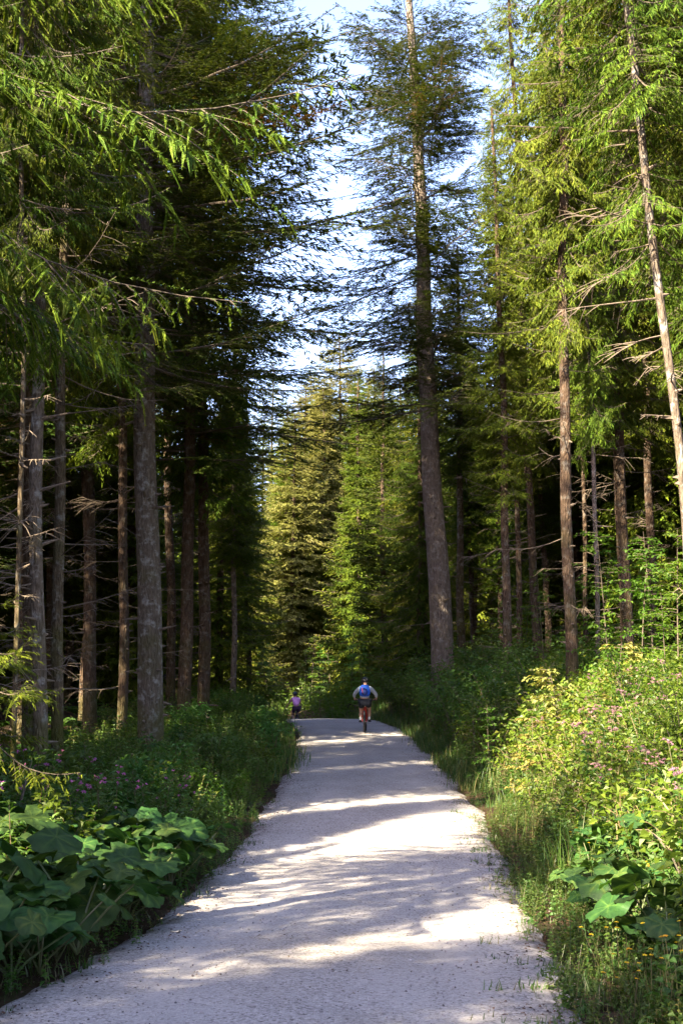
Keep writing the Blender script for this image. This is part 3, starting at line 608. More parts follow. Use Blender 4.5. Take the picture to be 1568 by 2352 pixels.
for k, (x, y, q) in enumerate([(-4.6, 13.2, .24), (-6.4, 12.0, .34), (-5.8, 14.6, .20), (-7.0, 12.2, .42), (-9, 9.9, .5), (-5, 2.4, .17), (-6.5, .5, .36), (-7.2, 2.6, .20), (-4.8, -2.2, .5), (-8.4, -.5, .5), (-4.4, .8, .38),
                               (-4.2, 12.4, .19), (-11, 12.5, .6), (-10.2, 15.6, .6), (-12.5, 16.5, .65), (-7.4, 18.2, .5), (-13.5, 12.8, .6), (-9.2, 19.5, .6), (-3.6, -5.5, .5), (-6.6, -5, .6), (-8.8, 2.6, .42), (-5.6, 1.6, .36), (-9.5, .6, .48)]):
    tree('spruce_tree', x, y, 'low_a', .10, 'young spruce left of the road outside the view', GQ, s=q, wide=1.7, stubs=0)
# the forest beside and behind the camera, which shades the road
GS = 'conifers beside and behind the viewpoint'
def kb(x, y): return rf.choice(['far_a', 'far_c', 'far_c', 'far_fir'])
fill(-30, -5, -30, 20, 22, 4.2, lambda x, y: ok_left(x, y) and x < edge_l(y) - 3.2, kb, lambda x, y: 'conifer left of the road outside the view', GS)
fill(5, 16, -12, 22, 9, 4.0, lambda x, y: ok_right(x, y), kb, lambda x, y: 'conifer right of the road outside the view', GS)

# ------------------------------------------------------------------ leafy plants
def leaves(P, az, pitch, roll, Ln, Wd, fold=.18, curl=.25, quad=True):
    """N folded leaves with their bases at P; returns (N*k,3,3) and the per-triangle leaf index"""
    N = len(P); az, pitch, roll, Ln, Wd = [np.broadcast_to(np.asarray(a, float), (N,)) for a in (az, pitch, roll, Ln, Wd)]
    if quad: loc = np.array([[0, 0, 0], [-.5, .42, fold], [.5, .42, fold], [0, 1, -curl], [0, .5, 0], [-.33, .75, fold * .5 - curl * .4], [.33, .75, fold * .5 - curl * .4]]); tr = np.array([[0, 4, 1], [0, 2, 4], [1, 4, 5], [4, 2, 6], [5, 4, 3], [4, 6, 3]])
    else: loc = np.array([[0, 0, 0], [-.5, .45, fold], [.5, .45, fold], [0, 1, -curl]]); tr = np.array([[0, 3, 1], [0, 2, 3]])
    v = loc[None] * np.stack([Wd, Ln, Ln * .6 + Wd * .4], -1)[:, None]
    cr, sr = np.cos(roll), np.sin(roll); x, y, z = v[..., 0], v[..., 1], v[..., 2]
    x, z = x * cr[:, None] + z * sr[:, None], -x * sr[:, None] + z * cr[:, None]
    cp, sp = np.cos(pitch), np.sin(pitch); y, z = y * cp[:, None] - z * sp[:, None], y * sp[:, None] + z * cp[:, None]
    ca, sa = np.cos(az), np.sin(az); x, y = x * ca[:, None] - y * sa[:, None], x * sa[:, None] + y * ca[:, None]
    v = np.stack([x, y, z], -1) + P[:, None]
    return v[:, tr].reshape(-1, 3, 3), np.repeat(np.arange(N), len(tr))
def stem_pts(rng, h, lean, n_=6, x0=(0, 0)):
    az = rng.random() * 6.28; t = np.linspace(0, 1, n_)
    return np.stack([x0[0] + lean * h * t ** 1.6 * math.cos(az), x0[1] + lean * h * t ** 1.6 * math.sin(az), h * t], -1)
def along(pts, s):
    t = np.linspace(0, 1, len(pts)); return np.stack([np.interp(s, t, pts[:, k]) for k in range(3)], -1)

def herb(seed, h=.7, ns=3, ll=.085, lw=.045, quad=True, spread=.16, lod=1.0):
    rng = np.random.default_rng(seed); S = Soup()
    for k in range(ns):
        hh = h * rng.uniform(.6, 1.1); pts = stem_pts(rng, hh, rng.uniform(.05, .45), 5, rng.normal(0, spread, 2))
        S.add(tube(pts, np.linspace(.005, .002, 5), 3), rng.random(), 1)
        n_ = int(hh / (.055 / lod)); s = np.repeat(np.linspace(.18, 1, n_), 2); az = np.repeat(np.arange(n_) * 1.57 + rng.random() * 6, 2) + np.tile([0, math.pi], n_) + rng.normal(0, .3, 2 * n_)
        T_, i = leaves(along(pts, s), az, rng.normal(.05, .35, 2 * n_) + .5 * s ** 3, rng.normal(0, .35, 2 * n_), ll * rng.uniform(.7, 1.3, 2 * n_) * (1.25 - .7 * s), lw * rng.uniform(.8, 1.2, 2 * n_) * (1.2 - .6 * s), quad=quad)
        S.add(T_, np.clip(.2 + .35 * rng.random() + .25 * rng.random(2 * n_)[i] + .2 * s[i], 0, 1), 0)
    return S.arrays()
def bush(seed, r=.6, h=.9, n_=260, ll=.06, lw=.04, quad=False, stems=9):
    rng = np.random.default_rng(seed); S = Soup()
    lob = rng.normal(0, 1, (5, 3)); 
    for k in range(stems):
        a = rng.random() * 6.28; rr = r * rng.uniform(.3, 1.05); hh = h * rng.uniform(.55, 1.15)
        t = np.linspace(0, 1, 7); arch = rng.uniform(.1, .5)
        pts = np.stack([rr * t ** 1.3 * math.cos(a), rr * t ** 1.3 * math.sin(a), hh * (np.sin(t * (1.5 + arch)) / math.sin(min(1.57, 1.5 + arch)))], -1) + np.cumsum(rng.normal(0, .012, (7, 3)), 0)
        S.add(tube(pts, np.linspace(.008, .002, 7), 3), .8, 1)
        m_ = n_ // stems; s = rng.uniform(.25, 1, m_) ** .8
        P = along(pts, s); off = rng.normal(0, 1, (m_, 3)); off = nrm(off) * rng.uniform(.02, .16, (m_, 1)) * (.6 + r); P = P + off
        T_, i = leaves(P, np.arctan2(-off[:, 0], off[:, 1]) + rng.normal(0, .7, m_), rng.normal(0, .45, m_), rng.normal(0, .5, m_), ll * rng.uniform(.6, 1.35, m_), lw * rng.uniform(.7, 1.3, m_), quad=quad)
        S.add(T_, np.clip(.15 + .3 * rng.random() + (.3 * rng.random(m_) + .25 * s)[i], 0, 1), 0)
    return S.arrays()
def grass(seed, h=.4, n_=34, spread=.10, w_=.006, heads=.06):
    rng = np.random.default_rng(seed)
    az = rng.random(n_) * 6.28; hh = h * rng.uniform(.45, 1.2, n_); le = rng.uniform(.1, .75, n_)
    b0 = np.concatenate([rng.normal(0, spread, (n_, 2)), np.zeros((n_, 1))], 1)
    d = np.stack([np.cos(az), np.sin(az), 0 * az], -1); sd = np.stack([-np.sin(az), np.cos(az), 0 * az], -1) * w_
    def pt(t): return b0 + d * (le * hh * t ** 2)[:, None] + np.array([0, 0, 1.0]) * (hh * (t - .28 * le * t ** 3))[:, None]
    p0, p1, p2 = pt(0), pt(.55), pt(1.0)
    tr = np.concatenate([np.stack([p0 - sd, p0 + sd, p1 + sd], 1), np.stack([p0 - sd, p1 + sd, p1 - sd], 1), np.stack([p1 - sd, p1 + sd, p2], 1)])
    v = np.clip(.15 + .5 * rng.random(n_) + (rng.random(n_) < heads) * .4, 0, 1)
    S = Soup(); S.add(tr, np.tile(v, 3), 0)
    return S.arrays()
def fern(seed, ln=.55, nf=7, ll=.075):
    rng = np.random.default_rng(seed); S = Soup()
    for k in range(nf):
        a = k * 6.28 / nf + rng.normal(0, .3); L_ = ln * rng.uniform(.7, 1.15); t = np.linspace(0, 1, 7)
        pts = np.stack([L_ * .8 * t * math.cos(a), L_ * .8 * t * math.sin(a), L_ * (1.1 * t - .85 * t * t)], -1)
        S.add(tube(pts, np.linspace(.004, .001, 7), 3), .3, 1)
        s = np.repeat(np.linspace(.12, .98, 22), 2); sd = np.tile([1, -1], 22)
        T_, i = leaves(along(pts, s), a - math.pi / 2 + sd * 1.25, np.full(44, -.1), rng.normal(0, .2, 44), ll * 2.2 * np.sin(np.clip(s, 0, 1) * 2.6 + .35).clip(.1), .022 + 0 * s, quad=False)
        S.add(T_, np.clip(.35 + .3 * rng.random(44)[i], 0, 1), 0)
    return S.arrays()
def scatter(name, T, pos, scale, rng, mats, label, tilt=.12, zsc=None, matmap=None):
    """many small plants merged into one ground-cover object"""
    S = Soup()
    for k in range(len(pos)):
        t, v, m_ = T[rng.integers(len(T))]; s_ = scale[k] if np.ndim(scale) else scale
        Mx = rotz(rng.random() * 6.28) @ rotx(rng.normal(0, tilt)) * s_
        S.add((t.reshape(-1, 3) @ Mx.T).reshape(-1, 3, 3) + pos[k], np.clip(v + rng.normal(0, .10), 0, 1), m_)
    o = obj(name, S.mesh(name, mats)); tag(o, label, kind='stuff'); return o
def spots(rng, side, s0, s1, y0, y1, dens, view=True, margin=.9):
    """jittered points s metres outside the road edge; dens(s, y) plants per square metre"""
    n_ = int((y1 - y0) * (s1 - s0) * 30); y = rng.uniform(y0, y1, n_); s = rng.uniform(s0, s1, n_)
    e = road_x(y) + side * HW; x = e + side * s
    k = rng.random(n_) * 30 < dens(s, y)
    if view: k &= np.abs(x) < .268 * y + margin
    x, y, s = x[k], y[k], s[k]
    return np.stack([x, y, ground(x, y) - .01], -1), s

rg = np.random.default_rng(99)
blocked = np.array([(a, b_) for a, b_, _ in TREES])
HN = [herb(300 + k, .62, 3, (.085, .11, .07)[k % 3], (.048, .07, .045)[k % 3]) for k in range(6)]; HF = [herb(320 + k, .72, 3, .12, .07, quad=False, lod=.7) for k in range(6)]
BN = [bush(340 + k, .32, .55, 120, .055, .04) for k in range(5)]
GN = [grass(360 + k, .28, 34, w_=.003) for k in range(6)]; GT = [grass(370 + k, .62, 26, .12, .003, .35) for k in range(6)]; GFAR = [grass(380 + k, .36, 26, .16, .006, .3) for k in range(4)]
FE = [fern(390 + k) for k in range(4)]
def patch(x, y, a=1.0): return .5 + .5 * np.sin(x * 1.3 * a + 2 * np.sin(y * .5 * a)) * np.cos(y * .9 * a + x * .4)

# right bank
P_, s_ = spots(rg, 1, -.10, 9.5, 4, 20, lambda s, y: np.where(s < .8, 26, 20))
scatter('herb_cover', HN, P_, np.clip(.42 + .7 * sst(.1, 1.6, s_), .3, 1.2) * rg.uniform(.7, 1.15, len(s_)), rg, [M['herb'], M['stem']], 'dense nettles and leafy herbs covering the near part of the right bank')
P_, s_ = spots(rg, 1, .2, 12, 20, 52, lambda s, y: np.where(s < 1, 9, 8) - 2.5 * sst(30, 50, y))
scatter('herb_cover', HF, P_, np.clip(.4 + .75 * sst(.1, 1.6, s_), .3, 1.3) * rg.uniform(.7, 1.2, len(s_)), rg, [M['herb'], M['stem']], 'dense green herbs covering the far part of the right bank')
P_, s_ = spots(rg, 1, .6, 9, 5, 34, lambda s, y: 7.5 * sst(.4, 1.3, s) * np.where(y > 12, 1, .5))
scatter('bramble_cover', BN, P_, rg.uniform(.8, 1.5, len(s_)) * (1 + .3 * sst(15, 30, P_[:, 1])), rg, [M['bush'], M['stem']], 'tangled light green brambles growing through the right bank')
P_, s_ = spots(rg, 1, -.12, 1.3, 4, 24, lambda s, y: 18 * (1 - .85 * sst(.35, 1.0, s)) * sst(-.15, .25, s + .15 * np.sin(y * 3)))
scatter('verge_grass', GN, P_, rg.uniform(.4, 1.1, len(s_)) * np.clip(.35 + s_ * .9, .3, 1), rg, [M['grass']], 'short grass along the right edge of the road')
P_, s_ = spots(rg, 1, .2, 4, 5, 30, lambda s, y: (3.5 * (patch(s, y) > .6) + .4) * np.where(y < 13, .1, 1))
scatter('tall_grass', GT, P_, rg.uniform(.7, 1.2, len(s_)), rg, [M['grass']], 'tall seeding grass among the herbs of the right bank')
P_, s_ = spots(rg, 1, -.05, 2, 24, 66, lambda s, y: 11 * (1 - .5 * sst(.6, 2, s)))
scatter('verge_grass', GFAR, P_, rg.uniform(.6, 1.1, len(s_)), rg, [M['grass']], 'grass fringe on the right of the road towards the crest')
LH = [herb(430 + k, .5, 4, (.10, .075, .12)[k % 3], (.075, .06, .05)[k % 3], spread=.12) for k in range(6)]
P_, s_ = spots(rg, 1, -.05, 3.2, 4.5, 16, lambda s, y: 13 * np.where(s < .35, .7, 1))
scatter('broadleaf_cover', LH, P_, np.clip(.4 + .7 * sst(.0, 1.0, s_), .3, 1.2) * rg.uniform(.6, 1.15, len(s_)), rg, [M['balsam'], M['stem']], 'fresh green broad-leaved weeds at the near right roadside')
# left verge
P_, s_ = spots(rg, -1, -.08, 6, 5, 20, lambda s, y: 15 * np.where(s < 4, 1, .35) * np.where(y < 14, .5, 1))
scatter('herb_cover', HN, P_, np.clip(.45 + .6 * sst(.1, 1.2, s_), .3, 1.2) * rg.uniform(.6, 1.05, len(s_)), rg, [M['herb'], M['stem']], 'leafy herbs filling the near part of the left verge')
P_, s_ = spots(rg, -1, .1, 5.5, 20, 54, lambda s, y: 16 * (1 - .8 * sst(2.6, 4.5, s)))
scatter('herb_cover', HF, P_, np.clip(.35 + .6 * sst(.1, 1.5, s_), .3, 1.1) * rg.uniform(.7, 1.2, len(s_)) * np.where((P_[:, 1] > 34) & (P_[:, 0] > -.044 * P_[:, 1]), .35, 1), rg, [M['herb'], M['stem']], 'dark green herbs in the shade of the far left verge')
P_, s_ = spots(rg, -1, -.1, 1.0, 5, 24, lambda s, y: 11 * (1 - .8 * sst(.3, .8, s)))
scatter('verge_grass', GN, P_, rg.uniform(.4, 1.0, len(s_)) * np.clip(.4 + s_ * .9, .35, 1), rg, [M['grass']], 'grass along the left edge of the road')
P_, s_ = spots(rg, -1, -.05, 2.6, 25, 60, lambda s, y: 4 * (1 - .6 * sst(.8, 2.0, s)))
scatter('tall_grass', GFAR, P_, rg.uniform(.7, 1.3, len(s_)) * np.where((P_[:, 1] > 34) & (P_[:, 0] > -.044 * P_[:, 1]), .4, 1), rg, [M['grass']], 'long grass leaning over the left road edge towards the crest')
P_, s_ = spots(rg, -1, 2.0, 26, 12, 60, lambda s, y: .9 * (1 - .6 * sst(4, 12, s)))
scatter('fern_cover', FE, P_, rg.uniform(.6, 1.3, len(s_)), rg, [M['herb'], M['stem']], 'scattered ferns on the dark forest floor left of the road')
P_, s_ = spots(rg, 1, 8, 30, 20, 70, lambda s, y: 1.6 + 0 * s)
scatter('fern_cover', HF, P_, rg.uniform(.8, 1.5, len(s_)), rg, [M['beech'], M['stem']], 'patchy undergrowth on the forest floor behind the right bank')
# beyond the crest
P_ = []
for k in range(900):
    x, y = rg.uniform(-14, 9), rg.uniform(54, 84)
    if abs(x - float(road_x(y))) < HW + .3 or (y < 62 and -.047 < x / y < -.026): continue
    P_.append((x, y, G(x, y)))
P_ = np.array(P_)
scatter('herb_cover', HF, P_, rg.uniform(1.0, 2.2, len(P_)), rg, [M['bush'], M['stem']], 'sunlit undergrowth beyond the crest of the road')
# litter and small weeds on the gravel edges
def bits(seed):
    r_ = np.random.default_rng(seed); n_ = 14 if seed < 40 else 5
    P = np.concatenate([r_.normal(0, .16, (n_, 2)), np.full((n_, 1), .012)], 1)
    T_, i = leaves(P, r_.random(n_) * 6.28, r_.normal(0.05, .15, n_), r_.normal(0, .4, n_), r_.uniform(.01, .035, n_), r_.uniform(.006, .02, n_), quad=False)
    S = Soup(); S.add(T_, r_.random(n_)[i], 0); return S.arrays()
BI = [bits(k) for k in range(5)]
for side, nm in ((1, 'right'), (-1, 'left')):
    P_, s_ = spots(rg, side, -.75, .25, 4.5, 36, lambda s, y: 16 * sst(-.8, .1, s))
    P_[:, 2] = road_z(P_[:, 1]) + .012
    scatter('leaf_litter', BI, P_, 1.0, rg, [M['litter']], 'fallen needles and leaf scraps along the %s edge of the gravel' % nm, tilt=.02)
P_ = []
for k in range(420):
    y = rg.uniform(2.2, 5.8) ** 2; q = rg.uniform(-.97, .97)
    if y > 5: P_.append((float(road_x(y)) + q * HW, y, float(road_z(y)) + .014 + .035 * (1 - q * q)))
scatter('road_litter', [bits(40 + k) for k in range(3)], np.array(P_), rg.uniform(.5, 1.0, len(P_)), rg, [M['litter']], 'sparse dark needles and leaf scraps lying on the gravel', tilt=.01)
WE = [herb(400 + k, .07, 5, .03, .018, spread=.05, quad=False) for k in range(4)] + [grass(405 + k, .07, 12, .05, .004) for k in range(2)]
P_, s_ = spots(rg, -1, -.25, .5, 4.5, 22, lambda s, y: 26 * sst(-.3, .1, s) * (patch(s * 2, y * 1.7) > .3)); P_[:, 2] = road_z(P_[:, 1]) + .01
scatter('small_weeds', WE, P_, rg.uniform(.5, 1.4, len(s_)), rg, [M['herb'], M['stem']], 'tiny weeds creeping from the left verge onto the gravel')
P_, s_ = spots(rg, 1, -.6, .55, 4.5, 22, lambda s, y: 26 * sst(-.7, .1, s) * (patch(s * 2, y * 1.7) > .35)); P_[:, 2] = road_z(P_[:, 1]) + .01
scatter('small_weeds', WE, P_, rg.uniform(.5, 1.2, len(s_)), rg, [M['herb'], M['stem']], 'tiny weeds creeping from the right verge onto the gravel')
def pebble(seed):
    r_ = np.random.default_rng(seed); th = np.arange(6) * 1.047; z = [(-.4, .6), (.2, 1.0), (.75, .5)]
    rings = [np.stack([np.cos(th) * q * r_.uniform(.8, 1.2, 6), np.sin(th) * q * r_.uniform(.7, 1.1, 6), np.full(6, zz)], -1) for zz, q in z]
    T_ = []
    for a_, b_ in zip(rings[:-1], rings[1:]):
        for k in range(6): j = (k + 1) % 6; T_ += [[a_[k], a_[j], b_[j]], [a_[k], b_[j], b_[k]]]
    c = np.array([0, 0, .95])
    for k in range(6): T_.append([rings[-1][k], rings[-1][(k + 1) % 6], c])
    S = Soup(); S.add(np.array(T_), r_.random(), 0); return S.arrays()
PB = [pebble(k) for k in range(6)]
M['pebble'] = mat_leaf('limestone chips', [(0, (.13, .11, .105)), (.5, (.34, .30, .295)), (1, (.50, .46, .45))], trans=0, hue=0, val=0)
ns_ = 2600; y = rg.uniform(2.3, 5.2, ns_) ** 2; y = y[y > 5]; x = road_x(y) + rg.uniform(-1, 1, len(y)) * (HW - .12)
u_ = (x - road_x(y)) / HW
P_ = np.stack([x, y, road_z(y) + .012 + .035 * (1 - u_ ** 2) - .004], -1)
scatter('loose_gravel', PB, P_, rg.uniform(.003, .011, len(y)) * (1 + .6 * 0), rg, [M['pebble']], 'loose limestone chips scattered on the road surface')

# ---- individual plants
def plant_obj(name, me_parts, x, y, s=1.0, rz=0.0, tilt=0.0, label=None, cat=None, group=None, dz=0.0):
    t = empty(name, (x, y, G(x, y) + dz), (tilt * math.cos(rz * 3), tilt * math.sin(rz * 3), rz), (s, s, s))
    for pn, me in me_parts: obj(pn, me, t)
    tag(t, label, cat, group); return t
def split_mesh(name, arr, mats_by_slot):
    """the soup as parts: stalks stay with their leaves, blossom and trunks are parts of their own"""
    t, v, m_ = arr; out_ = []
    join = 'stem' in [q[0] for q in mats_by_slot.values()]
    for slot, (pn, mt) in mats_by_slot.items():
        if pn == 'stem': continue
        k = (m_ == slot) | ((m_ == 1) if (join and slot == 0) else False)
        if not k.any(): continue
        S = Soup(); S.add(t[k], v[k], m_[k] if slot == 0 else 0); out_.append((pn, S.mesh(name + '_' + pn, [mt, mats_by_slot[1][1]] if slot == 0 and join else [mt])))
    return out_
def ordinal(k):
    a = ['first', 'second', 'third', 'fourth', 'fifth', 'sixth', 'seventh', 'eighth', 'ninth', 'tenth', 'eleventh', 'twelfth', 'thirteenth', 'fourteenth', 'fifteenth', 'sixteenth', 'seventeenth', 'eighteenth', 'nineteenth']
    tens = ['', '', 'twenty', 'thirty', 'forty', 'fifty', 'sixty', 'seventy', 'eighty', 'ninety']
    if k >= 100: return 'hundred-and-' + ordinal(k - 100)
    if k == 99: return 'hundredth'
    if k < 19: return a[k]
    k += 1; t_, u_ = divmod(k, 10)
    return (tens[t_][:-1] + 'ieth') if u_ == 0 else tens[t_] + '-' + a[u_ - 1]

# butterbur: a rosette of very large round leaves on stalks
def butterbur_leaf(rng, r, az, stalk_h, reach, cup, pitch):
    ns, nr = 28, 5; a = np.linspace(0, 2 * math.pi, ns, endpoint=False)
    notch = 1 - .55 * np.exp(-((a - math.pi) / .33) ** 2)
    edge = notch * (1 + .06 * np.sin(a * 6 + rng.random() * 6) + .05 * np.sin(a * 11 + rng.random() * 6) + .025 * rng.normal(size=ns))
    ph = rng.random() * 6.28; V_ = [[0, 0, 0]]
    for k in range(1, nr + 1):
        q = k / nr; rr = r * q * (1 + (edge - 1) * q ** 1.5)
        zz = cup * r * q ** 2 * (1 - .5 * q) + .05 * r * q * np.sin(a * 5 + ph) + .05 * r * q ** 2 * np.sin(a * 9 + ph * 2) - .22 * r * q ** 3 * (1 + .8 * np.sin(a * 2 + ph))
        V_ += list(np.stack([rr * np.cos(a), rr * np.sin(a), zz], -1))
    V_ = np.array(V_); T_ = [[0, 1 + k, 1 + (k + 1) % ns] for k in range(ns)]
    for k in range(nr - 1):
        for j in range(ns):
            a0, a1 = 1 + k * ns + j, 1 + k * ns + (j + 1) % ns; T_ += [[a0, a0 + ns, a1 + ns], [a0, a1 + ns, a1]]
    Mx = rotz(az) @ roty(pitch) @ rotx(rng.normal(0, .2))
    c = np.array([math.cos(az) * reach, math.sin(az) * reach, stalk_h])
    V_ = V_ @ Mx.T + c
    q = np.linspace(0, 1, 5)[:, None]; st = np.array([[0, 0, 0]]) * (1 - q) + c * q; st[:, 2] = stalk_h * (q[:, 0] ** .7)
    return V_, np.array(T_), st
def butterbur_mesh(seed, nl=6):
    rng = np.random.default_rng(seed); Vs, Fs, Ms, vv = [], [], [], []; o0 = 0; ST = Soup()
    for k in range(nl):
        r = rng.uniform(.10, .20); V_, T_, st = butterbur_leaf(rng, r, k * 6.28 / nl + rng.normal(0, .4), rng.uniform(.22, .52), rng.uniform(.08, .38), rng.uniform(.1, .5), rng.uniform(.05, .65))
        Vs.append(V_); Fs.append(T_ + o0); o0 += len(V_); sp_ = np.concatenate([[1], np.tile(np.arange(28) % 4 == 0, 5)]) * np.concatenate([[1], np.repeat([1, .9, .8, .6, .2], 28)]); vv.append(rng.uniform(.05, .55) + .75 * sp_ + rng.normal(0, .05, len(V_))); ST.add(tube(st, np.linspace(.009, .006, 5), 5), .3, 0)
    lm = mesh_np('butterbur_leaves', np.concatenate(Vs), [np.concatenate(Fs)], [M['butterbur']], [0], np.concatenate(vv), smooth=True)
    return [('foliage', lm), ('stalk', ST.mesh('butterbur_stalks', [M['stem']], True))]
# mottled, browned butterbur leaves; fine veins come from a bump
_n = M['butterbur'].node_tree; _p = [q for q in _n.nodes if q.type == 'BSDF_PRINCIPLED'][0]; _t = [q for q in _n.nodes if q.type == 'MIX'][0]
_src = _p.inputs['Base Color'].links[0].from_socket
_tc = _n.nodes.new('ShaderNodeTexCoord'); _z = _n.nodes.new('ShaderNodeTexNoise'); _z.inputs['Scale'].default_value = 16; _z.inputs['Detail'].default_value = 8; _z.inputs['Roughness'].default_value = .75
_n.links.new(_tc.outputs['Object'], _z.inputs['Vector'])
_r = ramp(_n.nodes, [(.30, (.55, .62, .5)), (.5, (1, 1, 1)), (.66, (1.25, 1.15, 1.0)), (.76, (2.2, 1.1, .9))]); _n.links.new(_z.outputs[0], _r.inputs[0])
_m = _n.nodes.new('ShaderNodeMix'); _m.data_type = 'RGBA'; _m.blend_type = 'MULTIPLY'; _m.inputs[0].default_value = 1
_n.links.new(_src, _m.inputs[6]); _n.links.new(_r.outputs[0], _m.inputs[7]); _n.links.new(_m.outputs[2], _p.inputs['Base Color']); _n.links.new(_m.outputs[2], _t.inputs[6])
nt = M['butterbur'].node_tree; nn = nt.nodes; pb = [q for q in nn if q.type == 'BSDF_PRINCIPLED'][0]
tcx = nn.new('ShaderNodeTexCoord'); vz = nn.new('ShaderNodeTexVoronoi'); vz.inputs['Scale'].default_value = 22; vz.feature = 'DISTANCE_TO_EDGE'
bp = nn.new('ShaderNodeBump'); bp.inputs['Strength'].default_value = .5; bp.inputs['Distance'].default_value = .01
nt.links.new(tcx.outputs['Object'], vz.inputs['Vector']); nt.links.new(vz.outputs[0], bp.inputs['Height']); nt.links.new(bp.outputs[0], pb.inputs['Normal'])
BB = [butterbur_mesh(500 + k, 5 + k % 3) for k in range(7)]
rb = random.Random(31); lst = []
tries = 0
while len(lst) < 98 and tries < 4000:
    tries += 1; y = rb.uniform(6.2, 15.0); s = rb.uniform(.12, 2.6 if rb.random() < .6 else 1.2)
    x = edge_l(y) - s
    if x < -.268 * y - .25 or (y < 7 and s > .2 and False) or any((x - a) ** 2 + (y - b_) ** 2 < .25 ** 2 for a, b_ in lst): continue
    lst.append((x, y))
lst.sort(key=lambda q: q[1])
for k, (x, y) in enumerate(lst):
    plant_obj('butterbur_plant', BB[k % 7], x, y, rb.uniform(.8, 1.15) * (.72 if y < 7.8 else 1.12), rb.random() * 6.28, .08, '%s butterbur from the front in the big-leaved patch left of the road' % ordinal(k), 'butterbur', 'big-leaved butterburs on the left verge', dz=.05)
lst = []; tries = 0
while len(lst) < 38 and tries < 4000:
    tries += 1; y = rb.uniform(6.6, 13.5); s = rb.uniform(.45, 2.6)
    x = edge_r(y) + s
    if x > .268 * y + .25 or (y < 7.6 and s < .8) or any((x - a) ** 2 + (y - b_) ** 2 < .38 ** 2 for a, b_ in lst): continue
    lst.append((x, y))
lst.sort(key=lambda q: q[1])
for k, (x, y) in enumerate(lst):
    plant_obj('butterbur_plant', BB[(k * 3) % 7], x, y, rb.uniform(.6, .92), rb.random() * 6.28, .08, '%s butterbur from the front among the herbs right of the road' % ordinal(k), 'butterbur', 'big-leaved butterburs on the right bank', dz=.12)

# balsam with pink flowers
def balsam(seed, h=.95, flowers=3):
    rng = np.random.default_rng(seed); S = Soup(); pts = stem_pts(rng, h, rng.uniform(.03, .2), 6)
    S.add(tube(pts, np.linspace(.009, .004, 6), 5), .9, 1)
    nw_ = int(h / .075); s = np.repeat(np.linspace(.25, 1, nw_), 3); az = np.tile([0, 2.09, 4.19], nw_) + np.repeat(np.arange(nw_) * 1.05, 3) + rng.normal(0, .25, 3 * nw_)
    n_ = 3 * nw_
    T_, i = leaves(along(pts, s), az, rng.normal(.1, .25, n_) + .5 * (s > .9), rng.normal(0, .25, n_), rng.uniform(.10, .17, n_) * (1.1 - .35 * s), rng.uniform(.035, .05, n_), curl=.35)
    S.add(T_, np.clip(.25 + .3 * rng.random(n_)[i] + .3 * s[i], 0, 1), 0)
    for k in range(3):            # side shoots
        s0 = rng.uniform(.4, .8); a = rng.random() * 6.28; p0 = along(pts, [s0])[0]; q = np.linspace(0, 1, 4)[:, None]
        sh = p0 + np.array([math.cos(a) * .14, math.sin(a) * .14, .22]) * q
        S.add(tube(sh, [.004, .003, .003, .002], 3), .9, 1); m_ = 10; ss = np.linspace(.3, 1, m_)
        T_, i = leaves(along(sh, ss), rng.random(m_) * 6.28, rng.normal(.2, .3, m_), rng.normal(0, .3, m_), rng.uniform(.07, .12, m_), rng.uniform(.025, .04, m_), curl=.3)
        S.add(T_, np.clip(.5 + .3 * rng.random(m_)[i], 0, 1), 0)
    for k in range(flowers):
        c = pts[-1] + np.array([*rng.normal(0, .05, 2), rng.uniform(-.02, .08)]); n2 = 9
        S.add(tube(np.array([pts[-1] - [0, 0, .05], c]), [.0025, .002], 3), .9, 1)
        T_, i = leaves(c + rng.normal(0, .007, (n2, 3)), rng.random(n2) * 6.28, rng.uniform(-.9, .9, n2), rng.normal(0, .5, n2), rng.uniform(.018, .036, n2), rng.uniform(.016, .028, n2), quad=False)
        S.add(T_, rng.random(n2)[i], 2)
    return split_mesh('balsam', S.arrays(), {0: ('foliage', M['balsam']), 1: ('stem', M['stem']), 2: ('blossom', M['pink'])})
BS = [balsam(520 + k, .85 + .05 * (k % 4), (0, 1, 3, 0, 2, 4, 0, 2)[k]) for k in range(8)]
lst = []; tries = 0
while len(lst) < 110 and tries < 8000:
    tries += 1; y = rb.uniform(9.5, 18.5); s = rb.uniform(.35 if y > 14 else .9, 3.6)
    x = edge_l(y) - s
    if x < -.268 * y - .3 or (y < 11.5 and rb.random() < .4) or any((x - a) ** 2 + (y - b_) ** 2 < .26 ** 2 for a, b_ in lst): continue
    lst.append((x, y))
lst.sort(key=lambda q: q[1])
for k, (x, y) in enumerate(lst):
    plant_obj('balsam_plant', BS[rb.randrange(8)], x, y, rb.uniform(.7, 1.0) * (.75 if edge_l(y) - x < .7 else 1), rb.random() * 6.28, .1, '%s balsam from the front in the pink-flowered stand left of the road' % ordinal(k), 'balsam', 'pink-flowered balsams on the left verge')

